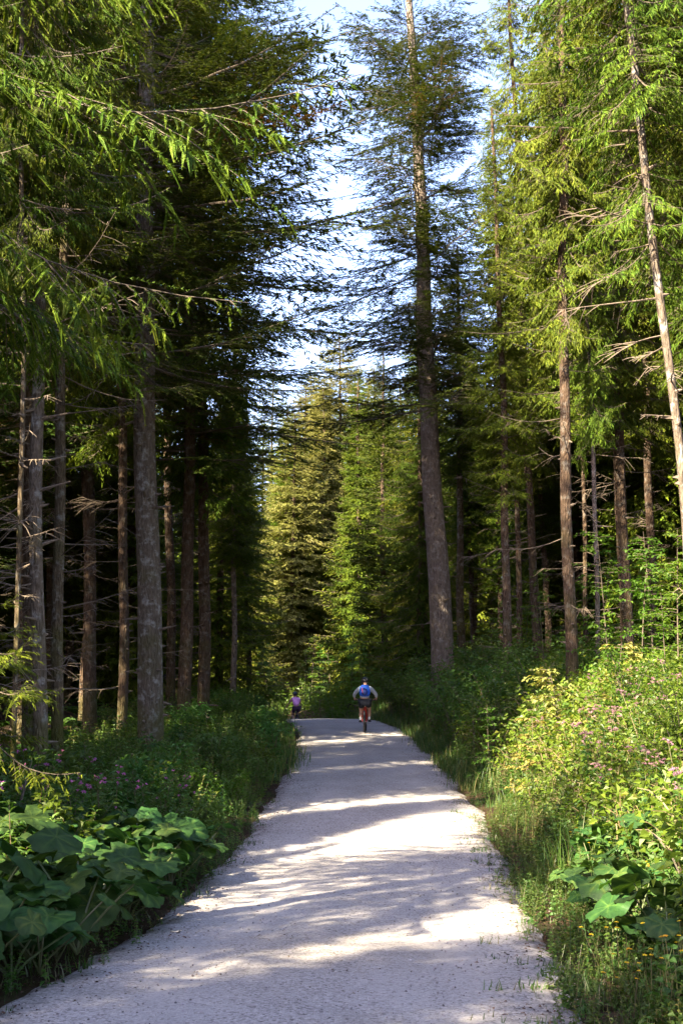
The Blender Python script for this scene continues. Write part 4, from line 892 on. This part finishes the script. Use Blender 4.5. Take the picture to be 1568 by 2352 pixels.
# hemp agrimony with dusty pink heads on the right bank
def agrimony(seed, h=1.15):
    rng = np.random.default_rng(seed); S = Soup()
    for st in range(3):
        hh = h * rng.uniform(.75, 1.05); pts = stem_pts(rng, hh, rng.uniform(.05, .3), 6, rng.normal(0, .07, 2)); S.add(tube(pts, np.linspace(.006, .003, 6), 4), .8, 1)
        nw_ = int(hh / .085); s = np.repeat(np.linspace(.15, .95, nw_), 4); n_ = len(s)
        T_, i = leaves(along(pts, s), rng.random(n_) * 6.28, rng.normal(-.05, .3, n_), rng.normal(0, .3, n_), rng.uniform(.07, .12, n_) * (1.2 - .5 * s), rng.uniform(.025, .04, n_), quad=False)
        S.add(T_, np.clip(.25 + .4 * rng.random(n_)[i], 0, 1), 0)
        n2 = 150; hc = rng.normal(0, 1, (6, 3)) * [.045, .045, .022]; c = nrm(rng.normal(size=(n2, 3))); c[:, 2] = np.abs(c[:, 2]); c = pts[-1] + hc[rng.integers(0, 6, n2)] + c * np.array([.022, .022, .022]) * rng.uniform(.4, 1.1, (n2, 1))
        T_, i = leaves(c, rng.random(n2) * 6.28, rng.uniform(.2, 1.4, n2), rng.normal(0, .5, n2), .014, .009, quad=False)
        S.add(T_, rng.random(n2)[i], 2)
    return split_mesh('agrimony', S.arrays(), {0: ('foliage', M['herb']), 1: ('stem', M['stem']), 2: ('blossom', M['dusty_pink'])})
AG = [agrimony(540 + k) for k in range(5)]
lst = []; tries = 0
while len(lst) < 27 and tries < 6000:
    tries += 1; y = rb.uniform(9.5, 24); s = rb.uniform(.9, 5.5); x = edge_r(y) + s
    if x > .268 * y + .2 or any((x - a) ** 2 + (y - b_) ** 2 < .5 ** 2 for a, b_ in lst): continue
    lst.append((x, y))
lst.sort(key=lambda q: q[1])
for k, (x, y) in enumerate(lst):
    plant_obj('agrimony_plant', AG[k % 5], x, y, rb.uniform(.8, 1.1), rb.random() * 6.28, .1, '%s dusty-pink agrimony from the front on the right bank' % ordinal(k), 'agrimony', 'dusty-pink agrimonies on the right bank')

# small yellow flowers
def yellowf(seed):
    rng = np.random.default_rng(seed); S = Soup(); a = herb(seed, .35, 3, .05, .02); S.add(*a)
    for k in range(6):
        c = np.array([*rng.normal(0, .09, 2), rng.uniform(.3, .45)]); n2 = 8; S.add(tube(np.array([[c[0] * .3, c[1] * .3, 0], c]), [.002, .0015], 3), .6, 1)
        T_, i = leaves(np.repeat(c[None], n2, 0), np.arange(n2) * .785, rng.uniform(.1, .5, n2), 0 * rng.random(n2), .017, .011, quad=False); S.add(T_, rng.random(n2)[i], 2)
    return split_mesh('yellow_flower', S.arrays(), {0: ('foliage', M['herb']), 1: ('stem', M['stem']), 2: ('blossom', M['yellow'])})
YF = [yellowf(560 + k) for k in range(3)]
lst = sorted([(edge_r(y) + s, y) for y, s in ((7.0, .45), (7.1, .2), (7.6, .6), (7.3, .35), (8.2, .75), (8.4, .3), (9.0, .5), (8.8, 1.0), (12.8, .8), (13.3, .95), (14.6, .7), (10.6, .8))], key=lambda q: q[1])
for k, (x, y) in enumerate(lst):
    plant_obj('yellow_flower', YF[k % 3], x, y, rb.uniform(.8, 1.1), rb.random() * 6.28, .1, '%s small yellow-flowered herb from the front along the right verge' % ordinal(k), 'wildflower', 'yellow wildflowers on the right verge')

# leafy clumps of the left verge
NC = [split_mesh('nettle_clump', bush(570 + k, .38, .75, 420, (.09, .12, .075)[k], (.05, .05, .055)[k], stems=12), {0: ('foliage', M['balsam'] if k < 2 else M['bush']), 1: ('stem', M['stem'])}) for k in range(3)]
lst = []; tries = 0
while len(lst) < 52 and tries < 6000:
    tries += 1; y = rb.uniform(12, 46); s = rb.uniform(.25, 3.2); x = edge_l(y) - s
    if x < -.268 * y - .3 or (y > 30 and x > -.052 * y) or any((x - a) ** 2 + (y - b_) ** 2 < .7 ** 2 for a, b_ in lst): continue
    lst.append((x, y))
lst.sort(key=lambda q: q[1])
for k, (x, y) in enumerate(lst):
    plant_obj('nettle_clump', NC[rb.randrange(3)], x, y, rb.uniform(.7, 1.15), rb.random() * 6.28, .12, '%s leafy clump from the front on the left verge before the crest' % ordinal(k), 'shrub', 'leafy clumps on the left verge')
# shrubs of the right bank
BU = [split_mesh('shrub', bush(580 + k, .75, 1.15, 950, .062, .042, stems=16), {0: ('foliage', M['bush']), 1: ('stem', M['twig'])}) for k in range(5)]
lst = []; tries = 0
while len(lst) < 44 and tries < 6000:
    tries += 1; y = rb.uniform(13, 50); s = rb.uniform(1.6, 7.5); x = edge_r(y) + s
    if x > .268 * y + .6 or any((x - a) ** 2 + (y - b_) ** 2 < 1.1 ** 2 for a, b_ in lst): continue
    lst.append((x, y))
lst.sort(key=lambda q: q[1])
for k, (x, y) in enumerate(lst):
    plant_obj('shrub', BU[k % 5], x, y, rb.uniform(.75, 1.15), rb.random() * 6.28, .08, '%s light green leafy shrub from the front on the right bank' % ordinal(k), 'shrub', 'leafy shrubs on the right bank')
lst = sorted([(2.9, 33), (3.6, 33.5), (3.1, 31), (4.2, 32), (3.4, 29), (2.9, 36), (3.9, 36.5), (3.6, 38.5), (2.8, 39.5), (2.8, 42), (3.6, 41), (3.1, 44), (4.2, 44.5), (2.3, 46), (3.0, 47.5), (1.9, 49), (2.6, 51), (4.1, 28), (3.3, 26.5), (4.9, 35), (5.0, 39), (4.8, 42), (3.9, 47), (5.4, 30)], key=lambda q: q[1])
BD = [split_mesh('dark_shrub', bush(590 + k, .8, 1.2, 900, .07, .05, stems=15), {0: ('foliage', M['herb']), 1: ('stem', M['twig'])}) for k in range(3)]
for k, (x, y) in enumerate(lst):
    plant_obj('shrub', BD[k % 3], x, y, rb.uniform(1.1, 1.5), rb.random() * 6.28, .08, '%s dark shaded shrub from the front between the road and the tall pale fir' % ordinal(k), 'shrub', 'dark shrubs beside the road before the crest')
# broad-leaved saplings
def sapling(seed, h=3.2, nb=26, ll=.085, lw=.055, mat='beech', layer=.02, leafn=26, br=1.1):
    rng = np.random.default_rng(seed); S = Soup(); pts = stem_pts(rng, h, rng.uniform(.03, .12), 9); S.add(tube(pts, np.linspace(.006 * h, .003, 9), 6), .5, 1)
    for k in range(nb):
        s0 = rng.uniform(.12, .98); a = rng.random() * 6.28; ln = br * (1.1 - .75 * s0) * rng.uniform(.6, 1.2) * (.4 + .6 * sst(0, .3, s0))
        p0 = along(pts, [s0])[0]; q = np.linspace(0, 1, 5)[:, None]; d = np.array([math.cos(a), math.sin(a), .25]); b_ = p0 + d * ln * q + np.array([0, 0, -.22]) * ln * q * q
        S.add(tube(b_, np.linspace(.006, .0015, 5), 3), .5, 1)
        m_ = int(leafn * ln / br) + 6; ss = rng.uniform(.15, 1, m_); sd = rng.choice([-1, 1], m_); lat = rng.uniform(0, .22, m_) * ln * (1.1 - ss)
        P = along(b_, ss) + np.stack([-math.sin(a) * lat * sd, math.cos(a) * lat * sd, rng.normal(0, layer, m_)], -1)
        T_, i = leaves(P, a - math.pi / 2 + sd * .8 + rng.normal(0, .35, m_), rng.normal(-.12, .22, m_), rng.normal(0, .25, m_), ll * rng.uniform(.7, 1.25, m_), lw * rng.uniform(.7, 1.25, m_))
        S.add(T_, np.clip(.25 + .55 * rng.random(m_)[i], 0, 1), 0)
    return split_mesh('sapling', S.arrays(), {0: ('foliage', M[mat]), 1: ('trunk', M['twig'])})
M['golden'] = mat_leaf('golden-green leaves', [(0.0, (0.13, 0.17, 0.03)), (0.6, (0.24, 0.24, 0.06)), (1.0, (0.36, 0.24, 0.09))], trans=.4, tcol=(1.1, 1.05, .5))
SB = [sapling(600 + k, 2.6 + .5 * k, 34 + 6 * k) for k in range(4)]
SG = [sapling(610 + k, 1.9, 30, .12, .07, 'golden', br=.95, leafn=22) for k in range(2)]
def sap(lst, kind, names, group, sz=1.0, cat='sapling'):
    for k, (px, y) in enumerate(lst):
        x = at(px, 1500, y).x
        plant_obj('beech_sapling' if kind is SB else 'golden_sapling', kind[k % len(kind)], x, y, sz * rb.uniform(.8, 1.15), rb.random() * 6.28, .04, names(k), cat, group)
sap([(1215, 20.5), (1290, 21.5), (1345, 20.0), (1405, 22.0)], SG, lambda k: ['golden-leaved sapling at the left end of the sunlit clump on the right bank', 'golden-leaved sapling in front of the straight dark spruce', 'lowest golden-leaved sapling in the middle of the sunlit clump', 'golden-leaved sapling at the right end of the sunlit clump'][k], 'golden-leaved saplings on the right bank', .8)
sap([(1120, 24), (1085, 27.5)], SB, lambda k: ['upright bright sapling standing alone left of the golden clump', 'smaller bright sapling at the foot of the tall pale fir'][k], 'saplings at the foot of the pale fir', .62)
lst = sorted([(1470, 25), (1530, 23), (1555, 27), (1500, 29), (1440, 33), (1380, 36), (1545, 33), (1300, 38), (1250, 34), (1170, 35), (1120, 40), (1480, 38), (1400, 28), (1200, 44), (1330, 46)], key=lambda q: q[0])
sap(lst, SB, lambda k: '%s beech sapling from the left in the bright understorey right of the tall fir' % ordinal(k), 'beech saplings behind the right bank', 1.0)
lst = sorted([(560, 58), (600, 62), (640, 66), (612, 60), (700, 68), (735, 64), (760, 71), (805, 63), (835, 58), (850, 66), (880, 60), (715, 76), (620, 70), (780, 78), (590, 52)], key=lambda q: q[0])
sap(lst, SB, lambda k: '%s sunlit sapling from the left beyond the crest of the road' % ordinal(k), 'saplings beyond the crest', 1.1)
lst = sorted([(255, 17.5), (300, 19), (200, 20), (360, 21), (420, 25), (150, 24), (480, 30)], key=lambda q: q[0])
sap(lst, [sapling(630, .95, 22, .10, .035, 'herb', br=.55, leafn=20)], lambda k: '%s dark leafy elder shoot from the left in front of the trunks' % ordinal(k), 'elder shoots before the left trunks', 1.0, 'shrub')
# young low spruce boughs at the left edge
S = crown_soup(71, 2.6, .25, 1.0, 'spruce', 0, .8, .1, .9, low=.9); YS = S.mesh('young_spruce', [M['spruce'], M['twig']])
for k, (px, y, s, lb) in enumerate([(-15, 12.8, 1.1, 'young spruce with fresh green tips at the left picture edge'), (60, 21, .9, 'young spruce in the shade between the left trunks')]):
    x = at(px, 1500, y).x; t = empty('young_spruce', (x, y, G(x, y)), (0, 0, k), (s, s, s)); obj('crown', YS, t); obj('trunk', trunk_mesh('trunk', 900 + k, 2.6, .025, M['bark_brown'], .3, 0, 0, top_r=.004, sides=8, flare=.1), t); tag(t, lb, 'spruce tree', GL)
# broken branch standing in the balsams
bx = at(22, 1830, 14).x; z0 = G(bx, 14)
pts = np.array([[0, 0, 0], [.06, 0, .35], [.16, .02, .8], [.22, .03, 1.05]]) ; S = Soup(); S.add(tube(pts, [.022, .018, .014, .006], 7, True), .5, 0); S.add(tube(np.array([[.06, 0, .35], [.0, .05, .6]]), [.01, .004], 5), .5, 0)
o = obj('broken_branch', S.mesh('broken_branch', [M['deadwood']], True)); o.location = (bx, 14, z0); tag(o, 'broken grey branch sticking up out of the balsams at far left', 'branch')

# ------------------------------------------------------------------ cyclists
M['skin'] = mat_plain('tanned skin', (0.50, 0.29, 0.20), .6, noise=.06)
M['shirt_grey'] = mat_plain('pale grey shirt', (0.52, 0.56, 0.62), .85, noise=.08)
M['shorts'] = mat_plain('black cycling shorts', (0.012, 0.014, 0.022), .8)
M['sock'] = mat_plain('white socks', (0.75, 0.75, 0.73), .9, noise=.04)
M['shoe'] = mat_plain('black shoes', (0.02, 0.02, 0.022), .6)
M['helmet'] = mat_plain('black helmet shell', (0.015, 0.017, 0.03), .35)
M['helmet_blue'] = mat_plain('navy helmet shell', (0.02, 0.035, 0.10), .35)
M['pack_blue'] = mat_plain('bright blue nylon', (0.012, 0.09, 0.52), .6, noise=.15)
M['pack_dark'] = mat_plain('dark blue nylon', (0.010, 0.03, 0.17), .6, noise=.15)
M['red'] = mat_plain('red trim', (0.60, 0.03, 0.02), .5)
M['shirt_pink'] = mat_plain('pink shirt', (0.80, 0.34, 0.66), .85, noise=.08)
M['plum'] = mat_plain('plum trousers', (0.055, 0.022, 0.055), .85)
M['rubber'] = mat_plain('tyre rubber', (0.022, 0.022, 0.026), .85)
M['metal'] = mat_plain('brushed alloy', (0.45, 0.45, 0.46), .35, metal=1)
M['black'] = mat_plain('black plastic', (0.02, 0.02, 0.02), .5)
M['frame_red'] = mat_plain('red frame enamel', (0.42, 0.018, 0.010), .3)
M['frame_dark'] = mat_plain('dark frame enamel', (0.03, 0.05, 0.09), .3)

def skin(name, nodes, edges, mat, parent, root=0, sub=2):
    me = bpy.data.meshes.new(name); me.from_pydata([q[:3] for q in nodes], edges, []); me.materials.append(mat)
    bm = bmesh.new(); bm.from_mesh(me); ly = bm.verts.layers.skin.verify(); bm.verts.ensure_lookup_table()
    for k, q in enumerate(nodes):
        bm.verts[k][ly].radius = q[3] if isinstance(q[3], tuple) else (q[3], q[3]); bm.verts[k][ly].use_root = (k == root)
    bm.to_mesh(me); bm.free()
    o = obj(name, me, parent); md = o.modifiers.new('skin', 'SKIN'); md.use_smooth_shade = True
    sb = o.modifiers.new('smooth', 'SUBSURF'); sb.levels = sub; sb.render_levels = sub
    return o
def tmesh(name, tris, mat, parent, smooth=True):
    S = Soup(); S.add(tris, .5, 0); return obj(name, S.mesh(name, [mat], smooth), parent)
def ell(c, r_, n1=14, n2=10, cut=None):
    """ellipsoid triangles"""
    a = np.linspace(0, 2 * math.pi, n1 + 1); b_ = np.linspace(-math.pi / 2, math.pi / 2, n2 + 1)
    if cut is not None: b_ = np.linspace(cut, math.pi / 2, n2 + 1)
    A, B = np.meshgrid(a, b_); P = np.stack([np.cos(A) * np.cos(B) * r_[0] + c[0], np.sin(A) * np.cos(B) * r_[1] + c[1], np.sin(B) * r_[2] + c[2]], -1)
    q = np.stack([P[:-1, :-1], P[:-1, 1:], P[1:, 1:]], 2).reshape(-1, 3, 3); w2 = np.stack([P[:-1, :-1], P[1:, 1:], P[1:, :-1]], 2).reshape(-1, 3, 3)
    return np.concatenate([q, w2])
def ring_tris(c, R_, r_, axis_x=True, n1=40, n2=10, sy=1):
    """torus whose axle runs along x"""
    a = np.linspace(0, 2 * math.pi, n1 + 1); b_ = np.linspace(0, 2 * math.pi, n2 + 1); A, B = np.meshgrid(a, b_)
    rr = R_ + r_ * np.cos(B); P = np.stack([c[0] + r_ * np.sin(B) * sy, c[1] + rr * np.cos(A), c[2] + rr * np.sin(A)], -1)
    return np.concatenate([np.stack([P[:-1, :-1], P[:-1, 1:], P[1:, 1:]], 2).reshape(-1, 3, 3), np.stack([P[:-1, :-1], P[1:, 1:], P[1:, :-1]], 2).reshape(-1, 3, 3)])

def bicycle(loc, rz, label, fm, pitch=0.0, fat=.030):
    t = empty('bicycle', loc, (pitch, 0, rz)); tag(t, label, 'bicycle', 'bicycles on the road')
    WR = .345
    for nm, y in (('rear_wheel', -.52), ('front_wheel', .58)):
        wh = tmesh(nm, np.concatenate([tube([[-.035, y, WR], [.035, y, WR]], .022, 10, True)] + [tube([[.02 * (1 if k % 2 else -1), y, WR], [0, y + (WR - .045) * math.cos(k * .349), WR + (WR - .045) * math.sin(k * .349)]], .0022, 3) for k in range(18)]), M['metal'], t)
        tmesh('tyre', ring_tris((0, y, WR), WR - fat, fat), M['rubber'], wh)
        tmesh('rim', ring_tris((0, y, WR), WR - fat * 2 - .006, .013), M['black'], wh)
    bb = (0, -.08, .33); st = (0, -.24, .80); hd = (0, .40, .86); hb = (0, .44, .72)
    fr = [tube([bb, st], .018, 8), tube([bb, hb], .022, 8), tube([(0, -.22, .74), hd], .019, 8), tube([hb, hd], .022, 8)]
    for sx in (-1, 1):
        fr += [tube([(sx * .02, -.08, .33), (sx * .065, -.30, .35), (sx * .068, -.52, WR)], .012, 7), tube([(sx * .02, -.22, .74), (sx * .06, -.36, .60), (sx * .068, -.52, WR)], .011, 7)]
    tmesh('frame', np.concatenate(fr), fm, t)
    fk = [tube([hd, (0, .38, .95)], .017, 8), tube([(-.06, .46, .70), (.06, .46, .70)], .018, 8)]
    for sx in (-1, 1): fk += [tube([(sx * .06, .46, .70), (sx * .06, .58, WR)], .016, 8)]
    tmesh('fork', np.concatenate(fk), M['black'], t)
    hbm = tmesh('handlebar', np.concatenate([tube([(-.35, .40, 1.00), (-.12, .44, .98), (.12, .44, .98), (.35, .40, 1.00)], .013, 8), tube([(0, .38, .94), (0, .44, .98)], .018, 8)]), M['black'], t)
    for sx in (-1, 1): tmesh('grip', tube([(sx * .27, .412, .994), (sx * .37, .396, 1.002)], .018, 8, True), M['rubber'], hbm)
    sa = tmesh('saddle', np.concatenate([ell((0, -.33, .93), (.075, .09, .028)), ell((0, -.22, .93), (.032, .13, .024))]), M['black'], t)
    tmesh('seat_post', tube([st, (0, -.29, .92)], .014, 8), M['metal'], t)
    cr = tmesh('crankset', np.concatenate([tube([(.045, -.08, .33), (.055, -.08, .33)], .09, 20, True), tube([(-.07, -.08, .33), (.07, -.08, .33)], .012, 8), tube([(.075, -.08, .33), (.085, .09, .33)], .011, 6), tube([(-.075, -.08, .33), (-.085, -.25, .33)], .011, 6)]), M['metal'], t)
    tmesh('pedal', tube([(.085, .09, .33), (.19, .09, .33)], (.022,) * 2, 6, True), M['black'], cr); tmesh('pedal', tube([(-.085, -.25, .33), (-.19, -.25, .33)], (.022,) * 2, 6, True), M['black'], cr)
    return t
def rider(loc, rz, label, shirt, shorts, helmet, long_sleeve, long_legs, pitch=0.0, slim=1.0, elbow=.34, hair=None):
    t = empty('person', loc, (pitch, 0, rz)); tag(t, label, 'person', 'cyclists riding away')
    # joints: hip, waist, chest, neck, head, arms, legs; the bicycle is at the same origin
    hp = (0, -.30, 1.00); wa = (0, -.24, 1.13); ch = (0, -.10, 1.31); nk = (0, .02, 1.44); hd = (0, .10, 1.545); ht = (0, .11, 1.63)
    N = [(*hp, (.15 * slim, .12)), (*wa, (.135 * slim, .10)), (*ch, (.155 * slim, .115)), (*nk, (.055, .055)), (*hd, (.078, .088)), (*ht, (.07, .08))]
    E = [(0, 1), (1, 2), (2, 3), (3, 4), (4, 5)]
    for sx in (-1, 1):
        b0 = len(N)
        N += [(sx * .185 * slim, -.05, 1.365, .060), (sx * elbow, .10, 1.17, .043), (sx * .345, .33, 1.04, .029), (sx * .335, .40, 1.015, (.040, .022))]
        E += [(2, b0), (b0, b0 + 1), (b0 + 1, b0 + 2), (b0 + 2, b0 + 3)]
        b0 = len(N); fy = .09 if sx > 0 else -.25; ky = .10 if sx > 0 else -.04; kz = .70 if sx > 0 else .64
        N += [(sx * .10, -.27, .95, .098), (sx * .125, ky, kz, .062), (sx * .130, fy - .08, .53, .054), (sx * .130, fy - .085, .40, .036)]
        E += [(0, b0), (b0, b0 + 1), (b0 + 1, b0 + 2), (b0 + 2, b0 + 3)]
    skin('body', N, E, M['skin'], t)
    # face side, ears and a nose (turned away from the camera)
    tmesh('ear', np.concatenate([ell((sx * .078, .10, 1.56), (.012, .02, .032), 8, 6) for sx in (-1,)]), M['skin'], t); tmesh('ear', ell((.078, .10, 1.56), (.012, .02, .032), 8, 6), M['skin'], t)
    tmesh('nose', ell((0, .20, 1.545), (.015, .025, .022), 8, 6), M['skin'], t)
    SN = [(0, -.30, 1.035, (.155 * slim, .125)), (*wa, (.152 * slim, .118)), (*ch, (.172 * slim, .13)), (0, 0, 1.405, (.085, .085))]; SE = [(0, 1), (1, 2), (2, 3)]
    for sx in (-1, 1):
        b0 = len(SN); SN += [(sx * .185 * slim, -.05, 1.365, .074)]
        if long_sleeve: SN += [(sx * elbow, .10, 1.17, .057), (sx * .344, .25, 1.085, .042)]; SE += [(2, b0), (b0, b0 + 1), (b0 + 1, b0 + 2)]
        else: SN += [(sx * (.185 * slim * .45 + elbow * .55), .03, 1.26, .062)]; SE += [(2, b0), (b0, b0 + 1)]
    skin('shirt', SN, SE, shirt, t)
    TN = [(0, -.30, 1.00, (.163 * slim, .135))]; TE = []
    for sx in (-1, 1):
        b0 = len(TN); fy = .09 if sx > 0 else -.25; ky = .10 if sx > 0 else -.04; kz = .70 if sx > 0 else .64
        TN += [(sx * .105, -.27, .95, .112), (sx * .12, ky * .62 - .27 * .38, kz * .62 + .95 * .38, .092)]; TE += [(0, b0), (b0, b0 + 1)]
        if long_legs: TN += [(sx * .125, ky, kz, .078), (sx * .13, fy - .08, .50, .066)]; TE += [(b0 + 1, b0 + 2), (b0 + 2, b0 + 3)]
    skin('trousers' if long_legs else 'shorts', TN, TE, shorts, t)
    for sx in (-1, 1):
        fy = .09 if sx > 0 else -.25
        skin('sock', [(sx * .13, fy - .083, .50, .050), (sx * .13, fy - .085, .40, .043), (sx * .13, fy - .06, .375, .042)], [(0, 1), (1, 2)], M['sock'], t)
        skin('shoe', [(sx * .132, fy - .12, .385, (.042, .045)), (sx * .134, fy - .02, .375, (.045, .036)), (sx * .138, fy + .10, .365, (.042, .026))], [(0, 1), (1, 2)], M['shoe'], t)
        # gloved fingers closed round the grip
        for f in range(4):
            y0 = .405; xx = sx * (.295 + .020 * f)
            tmesh('finger', tube([(xx, y0 - .03, 1.030), (xx, y0 + .005, 1.033), (xx, y0 + .028, 1.005), (xx, y0 + .012, .980)], (.010, .010, .009, .007), 6, True), M['skin'], t)
        tmesh('thumb', tube([(sx * .275, .36, 1.02), (sx * .258, .385, 1.005), (sx * .25, .405, .985)], (.012, .011, .009), 6, True), M['skin'], t)
    h_ = tmesh('helmet', ell((0, .105, 1.60), (.105, .135, .112), 20, 8, cut=-.25), helmet, t)
    for k in (-2, -1, 0, 1, 2):
        a_ = np.linspace(-.2, 1.35, 7); pts = [(k * .036, .105 - .141 * math.cos(q) * math.cos(k * .25), 1.60 + .117 * math.sin(q + .12) * math.cos(k * .25)) for q in a_]
        tmesh('vent_rib', tube(pts, .010, 5), M['black'], h_)
    if hair: tmesh('hair', ell((0, .06, 1.52), (.07, .06, .07), 12, 8), hair, t)
    return t
def on_road(px, d, pxw=0):
    x = at(px, 1600, d).x; return (x, d, float(road_z(d)) + .012 + .035 * (1 - ((x - float(road_x(d))) / HW) ** 2))
l1 = on_road(838, 41); 
bicycle(l1, R(-3), 'red mountain bike with fat black rear tyre under the rider with the blue backpack', M['frame_red'])
rider(l1, R(-3), 'person in pale long-sleeved shirt and black shorts cycling away with a blue backpack', M['shirt_grey'], M['shorts'], M['helmet'], True, False, elbow=.35)
pk = empty('backpack', l1, (0, 0, R(-3))); tag(pk, 'bright blue backpack with red trim on the nearer cyclist', 'backpack')
body = skin('main_bag', [(0, -.365, 1.10, (.165, .085)), (0, -.32, 1.22, (.195, .11)), (0, -.265, 1.36, (.185, .10)), (0, -.20, 1.49, (.125, .07))], [(0, 1), (1, 2), (2, 3)], M['pack_blue'], pk)
skin('front_pocket', [(0, -.44, 1.15, (.09, .03)), (0, -.41, 1.28, (.10, .04)), (0, -.355, 1.37, (.08, .03))], [(0, 1), (1, 2)], M['pack_dark'], pk)
for sx in (-1, 1):
    tmesh('strap', tube([(sx * .09, -.16, 1.46), (sx * .105, .0, 1.475), (sx * .11, .08, 1.38), (sx * .12, .0, 1.20), (sx * .13, -.2, 1.12)], .014, 6), M['pack_dark'], pk)
tmesh('trim', tube([(-.085, -.375, 1.40), (-.075, -.425, 1.33), (-.055, -.465, 1.22)], .008, 5), M['red'], pk)
l2 = on_road(678, 60)
bicycle(l2, R(14), 'dark bicycle of the far cyclist sinking behind the crest', M['frame_dark'])
rider(l2, R(14), 'person in pink short-sleeved shirt, plum trousers and navy helmet cycling over the crest', M['shirt_pink'], M['plum'], M['helmet_blue'], False, False, slim=.95, elbow=.27)

# ------------------------------------------------------------------ each tree of the deep forest gets its own description
bpy.context.view_layer.update()
def px_of(x, y): return 784 + FPX * x / y
LM = [(62, 'the foremost grey trunk'), (140, 'the leaning mossy trunk'), (205, 'the sun-patched double-width trunk'), (281, 'the straight red-brown trunk'), (342, 'the thickest left fir'), (392, 'the brown trunk beside the thickest left fir'), (467, 'the sun-flecked brown trunk'), (535, 'the thin pale grey trunk'), (600, 'the far cyclist'), (784, 'the sky gap'), (1000, 'the tall pale fir'), (1056, 'the slim trunk beside the pale fir'), (1150, 'the dense shaded spruce'), (1222, 'the leaning speckled trunk'), (1304, 'the straight dark spruce'), (1361, 'the pale sapling'), (1432, 'the stout dark spruce'), (1490, 'the dark red-brown trunk'), (1568, 'the thin leaning spruce')]
used = {}
for x, y, t in TREES:
    if t['group'] not in (GFL, GFR, GS, GQ) and not (t['group'] == GFC and 'closing' in t['label']): continue
    kind = 'fir' if t.name.startswith('fir') else 'spruce'
    p_ = px_of(x, y) if y > 1 else None
    if p_ is None or not (-60 < p_ < 1628): base = '%s %s the road outside the view' % (kind, 'left of' if x < 0 else 'right of')
    else:
        dist = 'background' if y < 40 else ('deep-standing' if y < 62 else 'far')
        lo = [q for q in LM if q[0] <= p_]; hi = [q for q in LM if q[0] > p_]
        if not lo: base = '%s %s at the left picture edge' % (dist, kind)
        elif not hi: base = '%s %s at the right picture edge' % (dist, kind)
        else: base = '%s %s just right of %s' % (dist, kind, lo[-1][1]) if p_ - lo[-1][0] < hi[0][0] - p_ else '%s %s just left of %s' % (dist, kind, hi[0][1])
    used.setdefault(base, []).append((math.hypot(x, y), t))
for base, ls in used.items():
    ls.sort(key=lambda q: q[0])
    for k, (_, t) in enumerate(ls):
        t['label'] = base if len(ls) == 1 else ('nearest ' if k == 0 else 'farthest ' if k == len(ls) - 1 else ordinal(k) + '-nearest ') + base
